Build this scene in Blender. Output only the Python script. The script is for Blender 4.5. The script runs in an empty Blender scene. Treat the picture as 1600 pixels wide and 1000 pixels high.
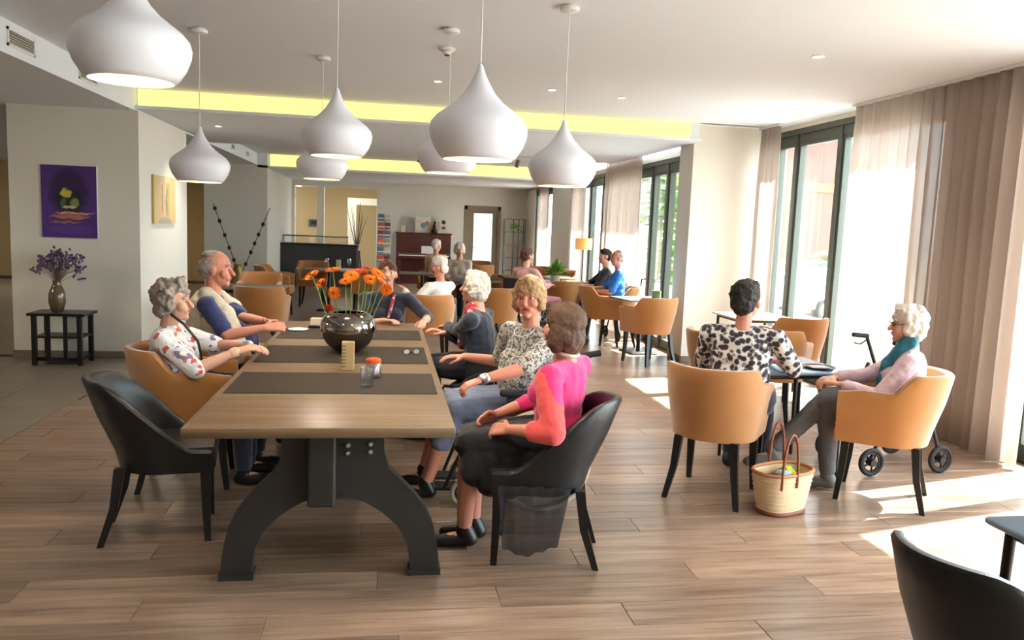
import bpy, math, random
import numpy as np
from mathutils import Vector, Matrix, Euler, noise
random.seed(7); np.random.seed(7)
SC = bpy.context.scene
COL = SC.collection
PI = math.pi
# ------------------------------------------------------------ camera
cd = bpy.data.cameras.new('camera'); cam = bpy.data.objects.new('camera', cd); COL.objects.link(cam)
_y, _p, _r = math.radians(9.18), math.radians(6.667), math.radians(2.242)
_f = Vector((math.sin(_y)*math.cos(_p), math.cos(_y)*math.cos(_p), -math.sin(_p)))
_rt = Vector((math.cos(_y), -math.sin(_y), 0)); _u = _rt.cross(_f)
_r2 = math.cos(_r)*_rt + math.sin(_r)*_u; _u2 = -math.sin(_r)*_rt + math.cos(_r)*_u
cam.matrix_world = Matrix(((_r2.x, _u2.x, -_f.x, 0), (_r2.y, _u2.y, -_f.y, 0), (_r2.z, _u2.z, -_f.z, 1.62), (0, 0, 0, 1)))
cd.sensor_width = 36; cd.lens = 1241.1/1600*36; cd.clip_start = .05; cd.clip_end = 400
SC.camera = cam
# ------------------------------------------------------------ world, sun, exposure
W = bpy.data.worlds.new('sky'); SC.world = W; W.use_nodes = True
wn = W.node_tree.nodes; wl = W.node_tree.links; wn.clear()
wo = wn.new('ShaderNodeOutputWorld'); wb = wn.new('ShaderNodeBackground')
wb.inputs[0].default_value = (.80, .91, 1, 1); wb.inputs[1].default_value = 9.5
wl.new(wb.outputs[0], wo.inputs[0])
sd = bpy.data.lights.new('sun', 'SUN'); sd.energy = 34; sd.angle = math.radians(.6); sd.color = (1, .97, .92)
sun = bpy.data.objects.new('sun', sd); COL.objects.link(sun)
sun.rotation_euler = Vector((-1, -.25, -1.2)).to_track_quat('-Z', 'Y').to_euler(); sun.location = (12, 8, 14)
vs = SC.view_settings; vs.view_transform = 'Standard'; vs.look = 'None'; vs.gamma = 1; vs.use_curve_mapping = False
vs.exposure = .92
SC.cycles.max_bounces = 8; SC.cycles.diffuse_bounces = 5; SC.cycles.transparent_max_bounces = 10
SC.cycles.sample_clamp_indirect = 6; SC.cycles.use_denoising = True
SC.cycles.caustics_reflective = False; SC.cycles.caustics_refractive = False

# ------------------------------------------------------------ materials
def col(c): return (c[0], c[1], c[2], 1) if len(c) == 3 else c
def srgb(r, g, b):
    f = lambda v: (v/255/12.92) if v/255 <= .04045 else ((v/255+.055)/1.055)**2.4
    return (f(r), f(g), f(b), 1)
MATS = {}
def mat(name, color, rough=.6, metal=0, spec=.5, bump=0, bscale=60, var=0, vscale=8, sheen=0, emit=None, estr=0, coat=0, trans=0, alpha=1, ior=1.45):
    if name in MATS: return MATS[name]
    m = bpy.data.materials.new(name); m.use_nodes = True; MATS[name] = m
    nt = m.node_tree; n = nt.nodes; b = n['Principled BSDF']
    b.inputs['Base Color'].default_value = col(color); b.inputs['Roughness'].default_value = rough
    b.inputs['Metallic'].default_value = metal; b.inputs['Specular IOR Level'].default_value = spec
    b.inputs['Sheen Weight'].default_value = sheen; b.inputs['Coat Weight'].default_value = coat
    b.inputs['Transmission Weight'].default_value = trans; b.inputs['Alpha'].default_value = alpha; b.inputs['IOR'].default_value = ior
    if emit: b.inputs['Emission Color'].default_value = col(emit); b.inputs['Emission Strength'].default_value = estr
    tc = n.new('ShaderNodeTexCoord')
    if var:
        no = n.new('ShaderNodeTexNoise'); no.inputs['Scale'].default_value = vscale; no.inputs['Detail'].default_value = 5
        nt.links.new(tc.outputs['Object'], no.inputs['Vector'])
        mx = n.new('ShaderNodeMix'); mx.data_type = 'RGBA'
        c = col(color); mx.inputs['A'].default_value = [max(0, v*(1-var)) for v in c[:3]]+[1]
        mx.inputs['B'].default_value = [min(1, v*(1+var)) for v in c[:3]]+[1]
        nt.links.new(no.outputs['Fac'], mx.inputs['Factor']); nt.links.new(mx.outputs['Result'], b.inputs['Base Color'])
    if bump:
        no = n.new('ShaderNodeTexNoise'); no.inputs['Scale'].default_value = bscale; no.inputs['Detail'].default_value = 3
        nt.links.new(tc.outputs['Object'], no.inputs['Vector'])
        bp = n.new('ShaderNodeBump'); bp.inputs['Strength'].default_value = bump; bp.inputs['Distance'].default_value = .01
        nt.links.new(no.outputs['Fac'], bp.inputs['Height']); nt.links.new(bp.outputs['Normal'], b.inputs['Normal'])
    return m
def ramp(n, pts, interp='LINEAR'):
    r = n.new('ShaderNodeValToRGB'); r.color_ramp.interpolation = interp; e = r.color_ramp.elements
    while len(e) < len(pts): e.new(.5)
    for i, (p, c) in enumerate(pts): e[i].position = p; e[i].color = col(c)
    return r
def wood(name, light, dark, rough=.45, plank=None, axis='x', scale=1.0, coords='Object', spec=.5):
    """grained wood; with plank=(width, length, shift) each board of the floor gets its own tone by world position"""
    if name in MATS: return MATS[name]
    m = bpy.data.materials.new(name); m.use_nodes = True; MATS[name] = m
    nt = m.node_tree; n = nt.nodes; L = nt.links; b = n['Principled BSDF']; b.inputs['Roughness'].default_value = rough
    b.inputs['Specular IOR Level'].default_value = spec
    tc = n.new('ShaderNodeTexCoord'); geo = n.new('ShaderNodeNewGeometry')
    src = geo.outputs['Position'] if plank else tc.outputs['Object']
    mp = n.new('ShaderNodeMapping'); L.new(src, mp.inputs['Vector'])
    s = {'x': (1.1, 16, 16), 'y': (16, 1.1, 16), 'z': (16, 16, 1.1)}[axis]
    mp.inputs['Scale'].default_value = [v*scale for v in s]
    vec = mp.outputs['Vector']; rnd = None
    if plank:
        w_, l_, sh = plank
        sx = n.new('ShaderNodeSeparateXYZ'); L.new(src, sx.inputs[0])
        def mth(op, a, bb=None, c=None):
            q = n.new('ShaderNodeMath'); q.operation = op
            for i, v in enumerate((a, bb, c)):
                if v is None: continue
                if isinstance(v, (int, float)): q.inputs[i].default_value = v
                else: L.new(v, q.inputs[i])
            return q.outputs[0]
        row = mth('FLOOR', mth('DIVIDE', sx.outputs['Y'], w_))
        colm = mth('FLOOR', mth('DIVIDE', mth('ADD', sx.outputs['X'], mth('MULTIPLY', row, sh)), l_))
        cx = n.new('ShaderNodeCombineXYZ'); L.new(row, cx.inputs[0]); L.new(colm, cx.inputs[1])
        wn_ = n.new('ShaderNodeTexWhiteNoise'); wn_.noise_dimensions = '2D'; L.new(cx.outputs[0], wn_.inputs['Vector'])
        rnd = wn_.outputs['Value']
        ad = n.new('ShaderNodeVectorMath'); ad.operation = 'ADD'; L.new(mp.outputs['Vector'], ad.inputs[0])
        sc_ = n.new('ShaderNodeVectorMath'); sc_.operation = 'SCALE'; L.new(wn_.outputs['Color'], sc_.inputs[0]); sc_.inputs['Scale'].default_value = 37
        L.new(sc_.outputs[0], ad.inputs[1]); vec = ad.outputs[0]
    no = n.new('ShaderNodeTexNoise'); no.inputs['Scale'].default_value = 1.6; no.inputs['Detail'].default_value = 7; no.inputs['Roughness'].default_value = .62
    no.inputs['Distortion'].default_value = .5; L.new(vec, no.inputs['Vector'])
    r = ramp(n, [(.28, dark), (.5, [(a+c)/2 for a, c in zip(light, dark)]), (.72, light)]); L.new(no.outputs['Fac'], r.inputs[0])
    out = r.outputs[0]
    if rnd is not None:
        hs = n.new('ShaderNodeHueSaturation')
        mr = n.new('ShaderNodeMapRange'); mr.inputs['To Min'].default_value = .74; mr.inputs['To Max'].default_value = 1.18
        L.new(rnd, mr.inputs['Value']); L.new(mr.outputs[0], hs.inputs['Value']); L.new(out, hs.inputs['Color']); out = hs.outputs[0]
    L.new(out, b.inputs['Base Color'])
    bp = n.new('ShaderNodeBump'); bp.inputs['Strength'].default_value = .15; bp.inputs['Distance'].default_value = .004
    L.new(no.outputs['Fac'], bp.inputs['Height']); L.new(bp.outputs['Normal'], b.inputs['Normal'])
    return m
def pattern(name, pts, scale=30, kind='voronoi', rough=.85, interp='CONSTANT', rnd=1, distort=0):
    """printed cloth: cells or blotches of flat colours"""
    if name in MATS: return MATS[name]
    m = bpy.data.materials.new(name); m.use_nodes = True; MATS[name] = m
    nt = m.node_tree; n = nt.nodes; L = nt.links; b = n['Principled BSDF']; b.inputs['Roughness'].default_value = rough
    b.inputs['Sheen Weight'].default_value = .2
    tc = n.new('ShaderNodeTexCoord')
    nz = n.new('ShaderNodeTexNoise'); nz.inputs['Scale'].default_value = scale*.8; nz.inputs['Detail'].default_value = 3
    L.new(tc.outputs['Object'], nz.inputs['Vector'])
    mv = n.new('ShaderNodeVectorMath'); mv.operation = 'SCALE'; mv.inputs['Scale'].default_value = distort; L.new(nz.outputs['Color'], mv.inputs[0])
    ad = n.new('ShaderNodeVectorMath'); L.new(tc.outputs['Object'], ad.inputs[0]); L.new(mv.outputs[0], ad.inputs[1])
    if kind == 'voronoi':
        v = n.new('ShaderNodeTexVoronoi'); v.inputs['Scale'].default_value = scale; v.inputs['Randomness'].default_value = rnd
        L.new(ad.outputs[0], v.inputs['Vector'])
        sp = n.new('ShaderNodeSeparateColor'); L.new(v.outputs['Color'], sp.inputs[0]); src = sp.outputs[0]
    elif kind == 'spots':
        v = n.new('ShaderNodeTexVoronoi'); v.inputs['Scale'].default_value = scale; v.inputs['Randomness'].default_value = rnd
        L.new(ad.outputs[0], v.inputs['Vector']); src = v.outputs['Distance']
    else:
        v = n.new('ShaderNodeTexNoise'); v.inputs['Scale'].default_value = scale; v.inputs['Detail'].default_value = 4
        L.new(ad.outputs[0], v.inputs['Vector']); src = v.outputs['Fac']
    r = ramp(n, pts, interp); L.new(src, r.inputs[0]); L.new(r.outputs[0], b.inputs['Base Color'])
    return m
def sheer(name, color, clear=.25, trl=.6, grain=0):
    m = bpy.data.materials.new(name); m.use_nodes = True; MATS[name] = m
    nt = m.node_tree; n = nt.nodes; L = nt.links; n.remove(n['Principled BSDF']); o = n['Material Output']
    d = n.new('ShaderNodeBsdfDiffuse'); d.inputs[0].default_value = col(color)
    t = n.new('ShaderNodeBsdfTranslucent'); t.inputs[0].default_value = col(color)
    p = n.new('ShaderNodeBsdfTransparent'); a = n.new('ShaderNodeMixShader'); a.inputs[0].default_value = trl
    L.new(d.outputs[0], a.inputs[1]); L.new(t.outputs[0], a.inputs[2])
    c = n.new('ShaderNodeMixShader'); c.inputs[0].default_value = clear; L.new(a.outputs[0], c.inputs[1]); L.new(p.outputs[0], c.inputs[2])
    L.new(c.outputs[0], o.inputs[0]); return m
def glass(name, tint=(1, 1, 1), refl=.08, rough=0):
    """thin window or vessel glass: mostly clear, a little mirror"""
    m = bpy.data.materials.new(name); m.use_nodes = True; MATS[name] = m
    nt = m.node_tree; n = nt.nodes; L = nt.links; n.remove(n['Principled BSDF']); o = n['Material Output']
    g = n.new('ShaderNodeBsdfGlossy'); g.inputs['Roughness'].default_value = rough
    p = n.new('ShaderNodeBsdfTransparent'); p.inputs[0].default_value = col(tint)
    lw = n.new('ShaderNodeLayerWeight'); lw.inputs[0].default_value = .25
    mr = n.new('ShaderNodeMapRange'); mr.inputs['To Min'].default_value = refl; mr.inputs['To Max'].default_value = .7
    L.new(lw.outputs['Facing'], mr.inputs['Value'])
    c = n.new('ShaderNodeMixShader'); L.new(mr.outputs[0], c.inputs[0]); L.new(p.outputs[0], c.inputs[1]); L.new(g.outputs[0], c.inputs[2])
    L.new(c.outputs[0], o.inputs[0]); return m

# ------------------------------------------------------------ mesh helpers
def tag(o, label=None, cat=None, group=None, kind=None):
    if label: o['label'] = label
    if cat: o['category'] = cat
    if group: o['group'] = group
    if kind: o['kind'] = kind
    return o
def thing(name, label, cat, loc=(0, 0, 0), rz=0, group=None):
    o = bpy.data.objects.new(name, None); COL.objects.link(o); o.empty_display_size = .1
    o.location = loc; o.rotation_euler = (0, 0, rz); return tag(o, label, cat, group)
def link_mesh(name, me, parent=None, loc=None):
    o = bpy.data.objects.new(name, me); COL.objects.link(o)
    if parent: o.parent = parent
    if loc: o.location = loc
    return o
def dup(o, parent=None):
    c = o.copy(); COL.objects.link(c); c.parent = parent
    for ch in list(o.children): dup(ch, c)
    return c
def copy_thing(o, loc, rz, label=None, group=None):
    c = dup(o); c.location = loc; c.rotation_euler = (0, 0, rz)
    if label: c['label'] = label
    if group: c['group'] = group
    return c
class MB:
    def __init__(s): s.v = []; s.f = []; s.m = []; s.cur = 0; s.M = Matrix()
    def add(s, vs_, fs):
        o = len(s.v)
        for p in vs_: s.v.append(tuple(s.M @ Vector(p)))
        for q in fs: s.f.append([i+o for i in q]); s.m.append(s.cur)
        return s
    def box(s, x0, x1, y0, y1, z0, z1):
        return s.add([(x0, y0, z0), (x1, y0, z0), (x1, y1, z0), (x0, y1, z0), (x0, y0, z1), (x1, y0, z1), (x1, y1, z1), (x0, y1, z1)],
                     [(0, 3, 2, 1), (4, 5, 6, 7), (0, 1, 5, 4), (1, 2, 6, 5), (2, 3, 7, 6), (3, 0, 4, 7)])
    def rbox(s, x0, x1, y0, y1, z0, z1, r=.01, n=3):
        """box with rounded vertical corners and chamfered top and bottom edges"""
        pl = []
        for cx, cy, a0 in ((x1-r, y1-r, 0), (x0+r, y1-r, PI/2), (x0+r, y0+r, PI), (x1-r, y0+r, 1.5*PI)):
            for k in range(n+1):
                a = a0+PI/2*k/n; pl.append((cx, cy, math.cos(a), math.sin(a)))
        e = min(r, (z1-z0)/2.01)*.6; N = len(pl); vs_ = []
        for z, rr in ((z0, r-e), (z0+e, r), (z1-e, r), (z1, r-e)):
            vs_ += [(cx+ca*rr, cy+sa*rr, z) for cx, cy, ca, sa in pl]
        fs = [list(range(N))[::-1], list(range(3*N, 4*N))]
        for k in range(3):
            for i in range(N): j = (i+1) % N; fs.append((k*N+i, k*N+j, (k+1)*N+j, (k+1)*N+i))
        return s.add(vs_, fs)
    def tube(s, pts, r, n=8, cap=True, closed=False, flat=1.0):
        """round bar through pts; r may be a list"""
        pts = [Vector(p) for p in pts]; N = len(pts)
        rs = r if isinstance(r, (list, tuple)) else [r]*N
        vs_ = []; up = None
        for i, p in enumerate(pts):
            a = pts[(i-1) % N] if (closed or i > 0) else p; b = pts[(i+1) % N] if (closed or i < N-1) else p
            t = (b-a); t = t.normalized() if t.length > 1e-9 else Vector((0, 0, 1))
            if up is None:
                up = Vector((0, 0, 1)) if abs(t.z) < .9 else Vector((1, 0, 0))
            x = t.cross(up); x = x.normalized() if x.length > 1e-6 else Vector((1, 0, 0)); y = x.cross(t).normalized(); up = y
            for k in range(n):
                q = 2*PI*k/n; vs_.append(p+x*math.cos(q)*rs[i]+y*math.sin(q)*rs[i]*flat)
        fs = []
        for i in range(N if closed else N-1):
            j = (i+1) % N
            for k in range(n): l = (k+1) % n; fs.append((i*n+k, i*n+l, j*n+l, j*n+k))
        if cap and not closed: fs.append(list(range(n))[::-1]); fs.append(list(range((N-1)*n, N*n)))
        return s.add(vs_, fs)
    def lathe(s, prof, n=32, c=(0, 0, 0), capb=False, capt=False):
        vs_ = []; N = len(prof)
        for r, z in prof:
            for k in range(n): a = 2*PI*k/n; vs_.append((c[0]+r*math.cos(a), c[1]+r*math.sin(a), c[2]+z))
        fs = []
        for i in range(N-1):
            for k in range(n): l = (k+1) % n; fs.append((i*n+k, i*n+l, (i+1)*n+l, (i+1)*n+k))
        if capb: fs.append(list(range(n))[::-1])
        if capt: fs.append(list(range((N-1)*n, N*n)))
        return s.add(vs_, fs)
    def ell(s, c, r, rot=None, n=12, m=8):
        vs_ = [(0, 0, -1)]; R_ = rot if rot is not None else Matrix.Identity(3)
        for i in range(1, m):
            t = -PI/2+PI*i/m
            for k in range(n): a = 2*PI*k/n; vs_.append((math.cos(t)*math.cos(a), math.cos(t)*math.sin(a), math.sin(t)))
        vs_.append((0, 0, 1)); fs = []
        for k in range(n): fs.append((0, 1+(k+1) % n, 1+k))
        for i in range(m-2):
            for k in range(n): l = (k+1) % n; fs.append((1+i*n+k, 1+i*n+l, 1+(i+1)*n+l, 1+(i+1)*n+k))
        e = 1+(m-2)*n
        for k in range(n): fs.append((e+k, e+(k+1) % n, len(vs_)-1))
        c = Vector(c)
        return s.add([c+R_@Vector((v[0]*r[0], v[1]*r[1], v[2]*r[2])) for v in vs_], fs)
    def cap(s, a, b, ra, rb, n=12, fl=1.0, ax=None):
        """tapered capsule from a to b"""
        a = Vector(a); b = Vector(b); d = b-a; L = d.length
        if L < 1e-5: return s.ell(a, (ra, ra, ra))
        t = d/L; u = Vector((0, 0, 1)) if abs(t.z) < .9 else Vector((0, 1, 0))
        if ax is not None: u = Vector(ax)
        x = t.cross(u).normalized(); y = x.cross(t).normalized(); rings = []
        for k in (80, 50, 22): q = math.radians(k); rings.append((-math.sin(q)*ra, math.cos(q)*ra))
        rings += [(0, ra), (L*.5, (ra+rb)/2), (L, rb)]
        for k in (22, 50, 80): q = math.radians(k); rings.append((L+math.sin(q)*rb, math.cos(q)*rb))
        vs_ = [a+t*h+x*math.cos(2*PI*k/n)*r+y*math.sin(2*PI*k/n)*r*fl for h, r in rings for k in range(n)]
        fs = [[i for i in range(n)][::-1], [(len(rings)-1)*n+i for i in range(n)]]
        for i in range(len(rings)-1):
            for k in range(n): l = (k+1) % n; fs.append((i*n+k, i*n+l, (i+1)*n+l, (i+1)*n+k))
        return s.add(vs_, fs)
    def prism(s, pl, z0, z1, plane='xy'):
        """polygon outline pulled from z0 to z1; plane names the outline's axes"""
        def P(a, b, h): return {'xy': (a, b, h), 'xz': (a, h, b), 'yz': (h, a, b)}[plane]
        N = len(pl); vs_ = [P(a, b, z0) for a, b in pl]+[P(a, b, z1) for a, b in pl]
        fs = [list(range(N))[::-1], list(range(N, 2*N))]+[(i, (i+1) % N, N+(i+1) % N, N+i) for i in range(N)]
        return s.add(vs_, fs)
    def mesh(s, name, mats, smooth=None):
        me = bpy.data.meshes.new(name); me.from_pydata(s.v, [], s.f); me.validate()
        mats = mats if isinstance(mats, (list, tuple)) else [mats]
        for m in mats: me.materials.append(m)
        if len(mats) > 1 and len(me.polygons) == len(s.m): me.polygons.foreach_set('material_index', s.m)
        import bmesh
        bm = bmesh.new(); bm.from_mesh(me); bmesh.ops.recalc_face_normals(bm, faces=bm.faces)
        if smooth is not None:
            for f in bm.faces: f.smooth = True
            for e in bm.edges:
                if len(e.link_faces) == 2 and e.calc_face_angle(0) > math.radians(smooth): e.smooth = False
        bm.to_mesh(me); bm.free(); return me
    def build(s, name, mats, parent=None, smooth=None, loc=None):
        return link_mesh(name, s.mesh(name, mats, smooth), parent, loc)
def remesh(mb, name, m, voxel=.008, smooth=4, disp=None, fac=.5):
    """weld overlapping solids into one continuous skin"""
    me = bpy.data.meshes.new(name); me.from_pydata(mb.v, [], mb.f)
    S2 = bpy.data.scenes.get('weld') or bpy.data.scenes.new('weld')
    o = bpy.data.objects.new('tmp', me); S2.collection.objects.link(o)
    md = o.modifiers.new('r', 'REMESH'); md.mode = 'VOXEL'; md.voxel_size = voxel; md.use_smooth_shade = True
    if smooth:
        sm = o.modifiers.new('s', 'SMOOTH'); sm.factor = fac; sm.iterations = smooth
    vl = S2.view_layers[0]; vl.update(); dg = vl.depsgraph
    out = bpy.data.meshes.new_from_object(o.evaluated_get(dg)); out.name = name
    bpy.data.objects.remove(o); bpy.data.meshes.remove(me)
    out.materials.clear()
    for q in (m if isinstance(m, (list, tuple)) else [m]): out.materials.append(q)
    if disp:
        amp, sc_ = disp; n_ = len(out.vertices)
        co = np.empty(n_*3, np.float32); out.vertices.foreach_get('co', co); co = co.reshape(-1, 3)
        nr = np.empty(n_*3, np.float32); out.vertex_normals.foreach_get('vector', nr); nr = nr.reshape(-1, 3)
        k = np.array([noise.fractal(Vector(p)*sc_, 1.0, 2.0, 3) for p in co], np.float32)
        out.vertices.foreach_set('co', (co+nr*(k*amp)[:, None]).ravel()); out.update()
    return out
# ------------------------------------------------------------ shared materials
M_wall = mat('wall_paint', srgb(224, 219, 207), .85, bump=.03, bscale=220)
M_wallwarm = mat('wall_paint_warm', srgb(196, 170, 126), .85)
M_ceil = mat('ceiling_paint', srgb(224, 229, 236), .9)
M_base = mat('baseboard_taupe', srgb(120, 108, 92), .6)
M_frame = mat('window_metal', srgb(86, 92, 84), .45, metal=.3)
M_floor = wood('floor_oak', srgb(168, 142, 122), srgb(104, 80, 63), rough=.28, plank=(.2, 1.5, .53), axis='x')
M_sub = mat('floor_joint', srgb(80, 62, 48), .9)
M_tile = mat('floor_stone', srgb(132, 122, 108), .35, var=.08, vscale=2)
M_grout = mat('tile_grout', srgb(112, 104, 92), .9)
M_white = mat('white_enamel', srgb(238, 239, 246), .38)
M_whitep = mat('white_plastic', srgb(225, 225, 225), .5)
M_black = mat('black_lacquer', srgb(22, 22, 22), .35)
M_leather = mat('black_leather', srgb(26, 27, 28), .36, bump=.12, bscale=180)
M_mustard = mat('mustard_velvet', srgb(168, 112, 54), .8, sheen=.5, var=.12, vscale=5, bump=.05, bscale=300)
M_iron = mat('painted_iron', srgb(48, 47, 45), .5, metal=.2, var=.2, vscale=6)
M_steel = mat('brushed_steel', (.6, .6, .6), .3, metal=1)
M_oak = wood('table_oak', srgb(176, 150, 120), srgb(140, 114, 88), rough=.42, axis='x', scale=1.3)
M_skin = mat('skin', srgb(214, 160, 134), .55, var=.06, vscale=14)
M_skin2 = mat('ruddy_skin', srgb(206, 138, 114), .55, var=.08, vscale=14)
M_glass = glass('window_glass', (.97, .99, .98), .05)
M_clear = glass('vessel_glass', (.93, .95, .95), .12)
def struct(name, mb, m, parent=None, smooth=None):
    o = mb.build(name, m, parent, smooth)
    if parent is None: o['kind'] = 'structure'
    return o
# ------------------------------------------------------------ floor: single planks near, joined planks far, stone tiles at left
fl = struct('floor', MB().box(-13, 4.95, -4.5, 27, -.12, -.008), M_sub)
pl_me = {}
def plank_mesh(x0, x1):
    k = round(x1-x0, 2)
    if k not in pl_me:
        w = (x1-x0)/2-.0012; b = MB()
        pl_me[k] = b.rbox(-w, w, -.0988, .0988, -.007, 0, r=.003, n=1).mesh('plank', M_floor)
    return pl_me[k]
def rows(y0, y1):
    r = math.floor(y0/.2+.5)
    while r*.2 < y1-.01:
        k0 = math.floor((-2.6+r*.53)/1.5); x = -2.6
        while x < 4.74:
            k0 += 1; xe = min(k0*1.5-r*.53, 4.75)
            if xe-x > .05: yield r*.2, x, xe
            x = max(x, xe)
        r += 1
for y, a, b in rows(2.0, 7.4):
    link_mesh('plank', plank_mesh(a, b), fl, ((a+b)/2, y+.1, 0))
far = MB()
for lo, hi in ((-4.4, 2.0), (7.4, 22)):
    for y, a, b in rows(lo, hi):
        if y > 9.4: b = min(b, 3.86)
        if a < b: far.box(a+.001, b-.001, y+.001, y+.199, -.007, 0)
far.box(-3.9, -2.6, 11.4, 17.6, -.007, 0)
o = far.build('planks', M_floor, fl); o['kind'] = 'stuff'
tm = MB().rbox(-.297, .297, -.297, .297, -.007, 0, r=.004, n=1).mesh('tile', M_tile)
for i in range(4):
    for j in range(7): link_mesh('tile', tm, fl, (-2.9-.6*i, 5.4+.6*j, 0))
ft = MB()
for i in range(17):
    for j in range(40):
        x = -2.9-.6*i; y = -4+.6*j
        if i < 4 and 5.1 < y < 9.3: continue
        ft.box(x-.297, x+.297, y-.297, y+.297, -.007, -.0005)
o = ft.build('tiles', M_tile, fl); o['kind'] = 'stuff'
# ------------------------------------------------------------ ceilings
c = MB().box(-13, 5.05, -4.6, 27, 3.2, 3.3).box(-2.7, 4.95, -4.5, 9.36, 2.95, 3.2).box(-2.7, -2.5, 17.6, 17.66, 2.66, 2.95).box(3.4, 3.9, 17.6, 17.66, 2.66, 2.95).box(3.72, 4.95, 9.3, 9.5, 2.95, 3.2).box(-2.7, 3.9, 13, 17.66, 2.95, 3.2)  # first box: unseen roof slab added to stop sky light leaking in
c.box(-2.7, 3.72, 9.36, 13, 2.73, 3.19).box(-2.7, 3.9, 17.66, 27, 2.66, 3.19)
c.box(-2.7, 3.72, 9.28, 9.36, 2.73, 2.765).box(-2.5, 3.4, 17.6, 17.66, 2.66, 2.70)
struct('ceiling', c, M_ceil)
c = MB().box(-13, -2.7, -4.5, 27, 2.71, 3.2); struct('ceiling_side', c, M_ceil)
M_cove = mat('cove_light', (.5, .45, .15), .6, emit=(.76, .62, .20), estr=.9)
for i, (x0, x1, y, z0, z1) in enumerate(((-2.68, 3.6, 9.35, 2.77, 2.945), (-2.45, 3.3, 17.65, 2.71, 2.945))):
    cv = MB().box(x0, x1, y-.012, y+.008, z0, z1).build('cove_light', M_cove)
    tag(cv, ['long warm yellow cove light band above the near ceiling step', 'shorter warm yellow cove light band above the far ceiling step'][i], 'cove light')
# ------------------------------------------------------------ walls
def wall(name, *bx, m=None, base=()):
    b = MB()
    for q in bx: b.box(*q)
    return struct(name, b, m or M_wall)
wall('wall_left', (-3.98, -2.67, 9.3, 11.4, 0, 2.71))
wall('wall_middle', (-3.78, -2.5, 17.6, 22, 0, 2.71))
wall('wall_back', (-3.78, -2.42, 22, 22.25, 0, 2.66), (-2.42, -.18, 22, 22.25, 2.5, 2.66), (-1.84, -1.66, 21.97, 22.25, 0, 2.5),
     (-.26, 2.12, 21.98, 22.25, 0, 2.66), (3.12, 3.9, 22, 22.25, 0, 2.66), (2.12, 3.12, 22, 22.25, 2.16, 2.66))
wall('wall_corridor', (-4, 5, 26.6, 26.8, 0, 2.66), (-13, -3.78, 20.6, 20.8, 0, 2.71), m=M_wallwarm)
wall('wall_partition', (-1.15, -.9, 24.4, 24.6, 0, 2.3), (-.9, -.2, 24.4, 24.6, 2.1, 2.3))
wall('wall_hall', (-13, -12.8, -4.5, 27, 0, 2.71))
wall('wall_rear', (-13, 4.95, -4.6, -4.4, 0, 3.2))
wall('wall_jog', (4.0, 4.95, 9.5, 9.8, 0, 2.98), (3.72, 4.0, 9.5, 9.96, 0, 2.98))
wall('wall_right', (4.75, 5.05, 5.3, 6.35, 0, 2.95), (4.75, 5.05, -4.4, -2.6, 0, 2.95), (4.75, 5.05, -4.4, 9.5, 2.9, 3.2))
wall('wall_right_far', (3.82, 4.1, 16, 18.4, 0, 2.73), (3.82, 4.1, 9.97, 27, 2.64, 2.72), (3.82, 4.1, 20.6, 22, 0, 2.7))
def bboard(name, *bx):
    b = MB()
    for q in bx: b.rbox(*q, r=.004, n=1)
    struct(name, b, M_base)
bboard('baseboard_left', (-3.99, -2.655, 9.285, 9.3, 0, .08), (-2.67, -2.655, 9.285, 11.4, 0, .08))
bboard('baseboard_middle', (-3.78, -2.49, 17.585, 17.6, 0, .08), (-2.5, -2.485, 17.585, 22, 0, .08))
bboard('baseboard_back', (-.18, 2.12, 21.965, 21.98, 0, .08), (3.12, 3.8, 21.985, 22, 0, .08))
bboard('baseboard_jog', (3.7, 4.75, 9.485, 9.5, 0, .08), (3.705, 3.72, 9.485, 9.95, 0, .08))
# ------------------------------------------------------------ window walls
def window(name, x, ys, z1, head, depth=.09):
    """floor-to-head glazing in the plane x; ys are the mullion centres from first to last"""
    f = MB(); f.box(x, x+depth, ys[0], ys[-1], z1-.16, z1).box(x-.03, x, ys[0], ys[-1], z1-.06, z1+head).box(x, x+depth, ys[0], ys[-1], 0, .07)
    w = struct(name, f, M_frame)
    for y in ys: MB().box(x-.012, x+depth+.02, y-.035, y+.035, 0, z1).build('mullion', M_frame, w)
    for a, b in zip(ys, ys[1:]):
        if b-a > .2:
            s_ = MB()
            for y in (a+.035, b-.075): s_.box(x+.01, x+depth-.01, y, y+.04, .07, z1-.16)
            s_.box(x+.01, x+depth-.01, a+.075, b-.075, z1-.2, z1-.16).box(x+.01, x+depth-.01, a+.075, b-.075, .07, .13)
            s_.build('sash', M_frame, w)
            MB().box(x+.045, x+.053, a+.06, b-.06, .1, z1-.18).build('pane', M_glass, w)
    return w
window('window_1', 4.8, [6.35, 8.05, 8.98, 9.48], 2.9, .0)
window('window_2', 4.8, [-2.6, -.9, 1.0, 2.8, 4.52, 5.3], 2.9, .0)
window('window_3', 3.86, [9.98, 10.75, 11.4, 13.3, 14.1, 15.0, 15.98], 2.64, .0)
window('window_4', 3.86, [18.42, 19.5, 20.58], 2.64, .0)
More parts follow.
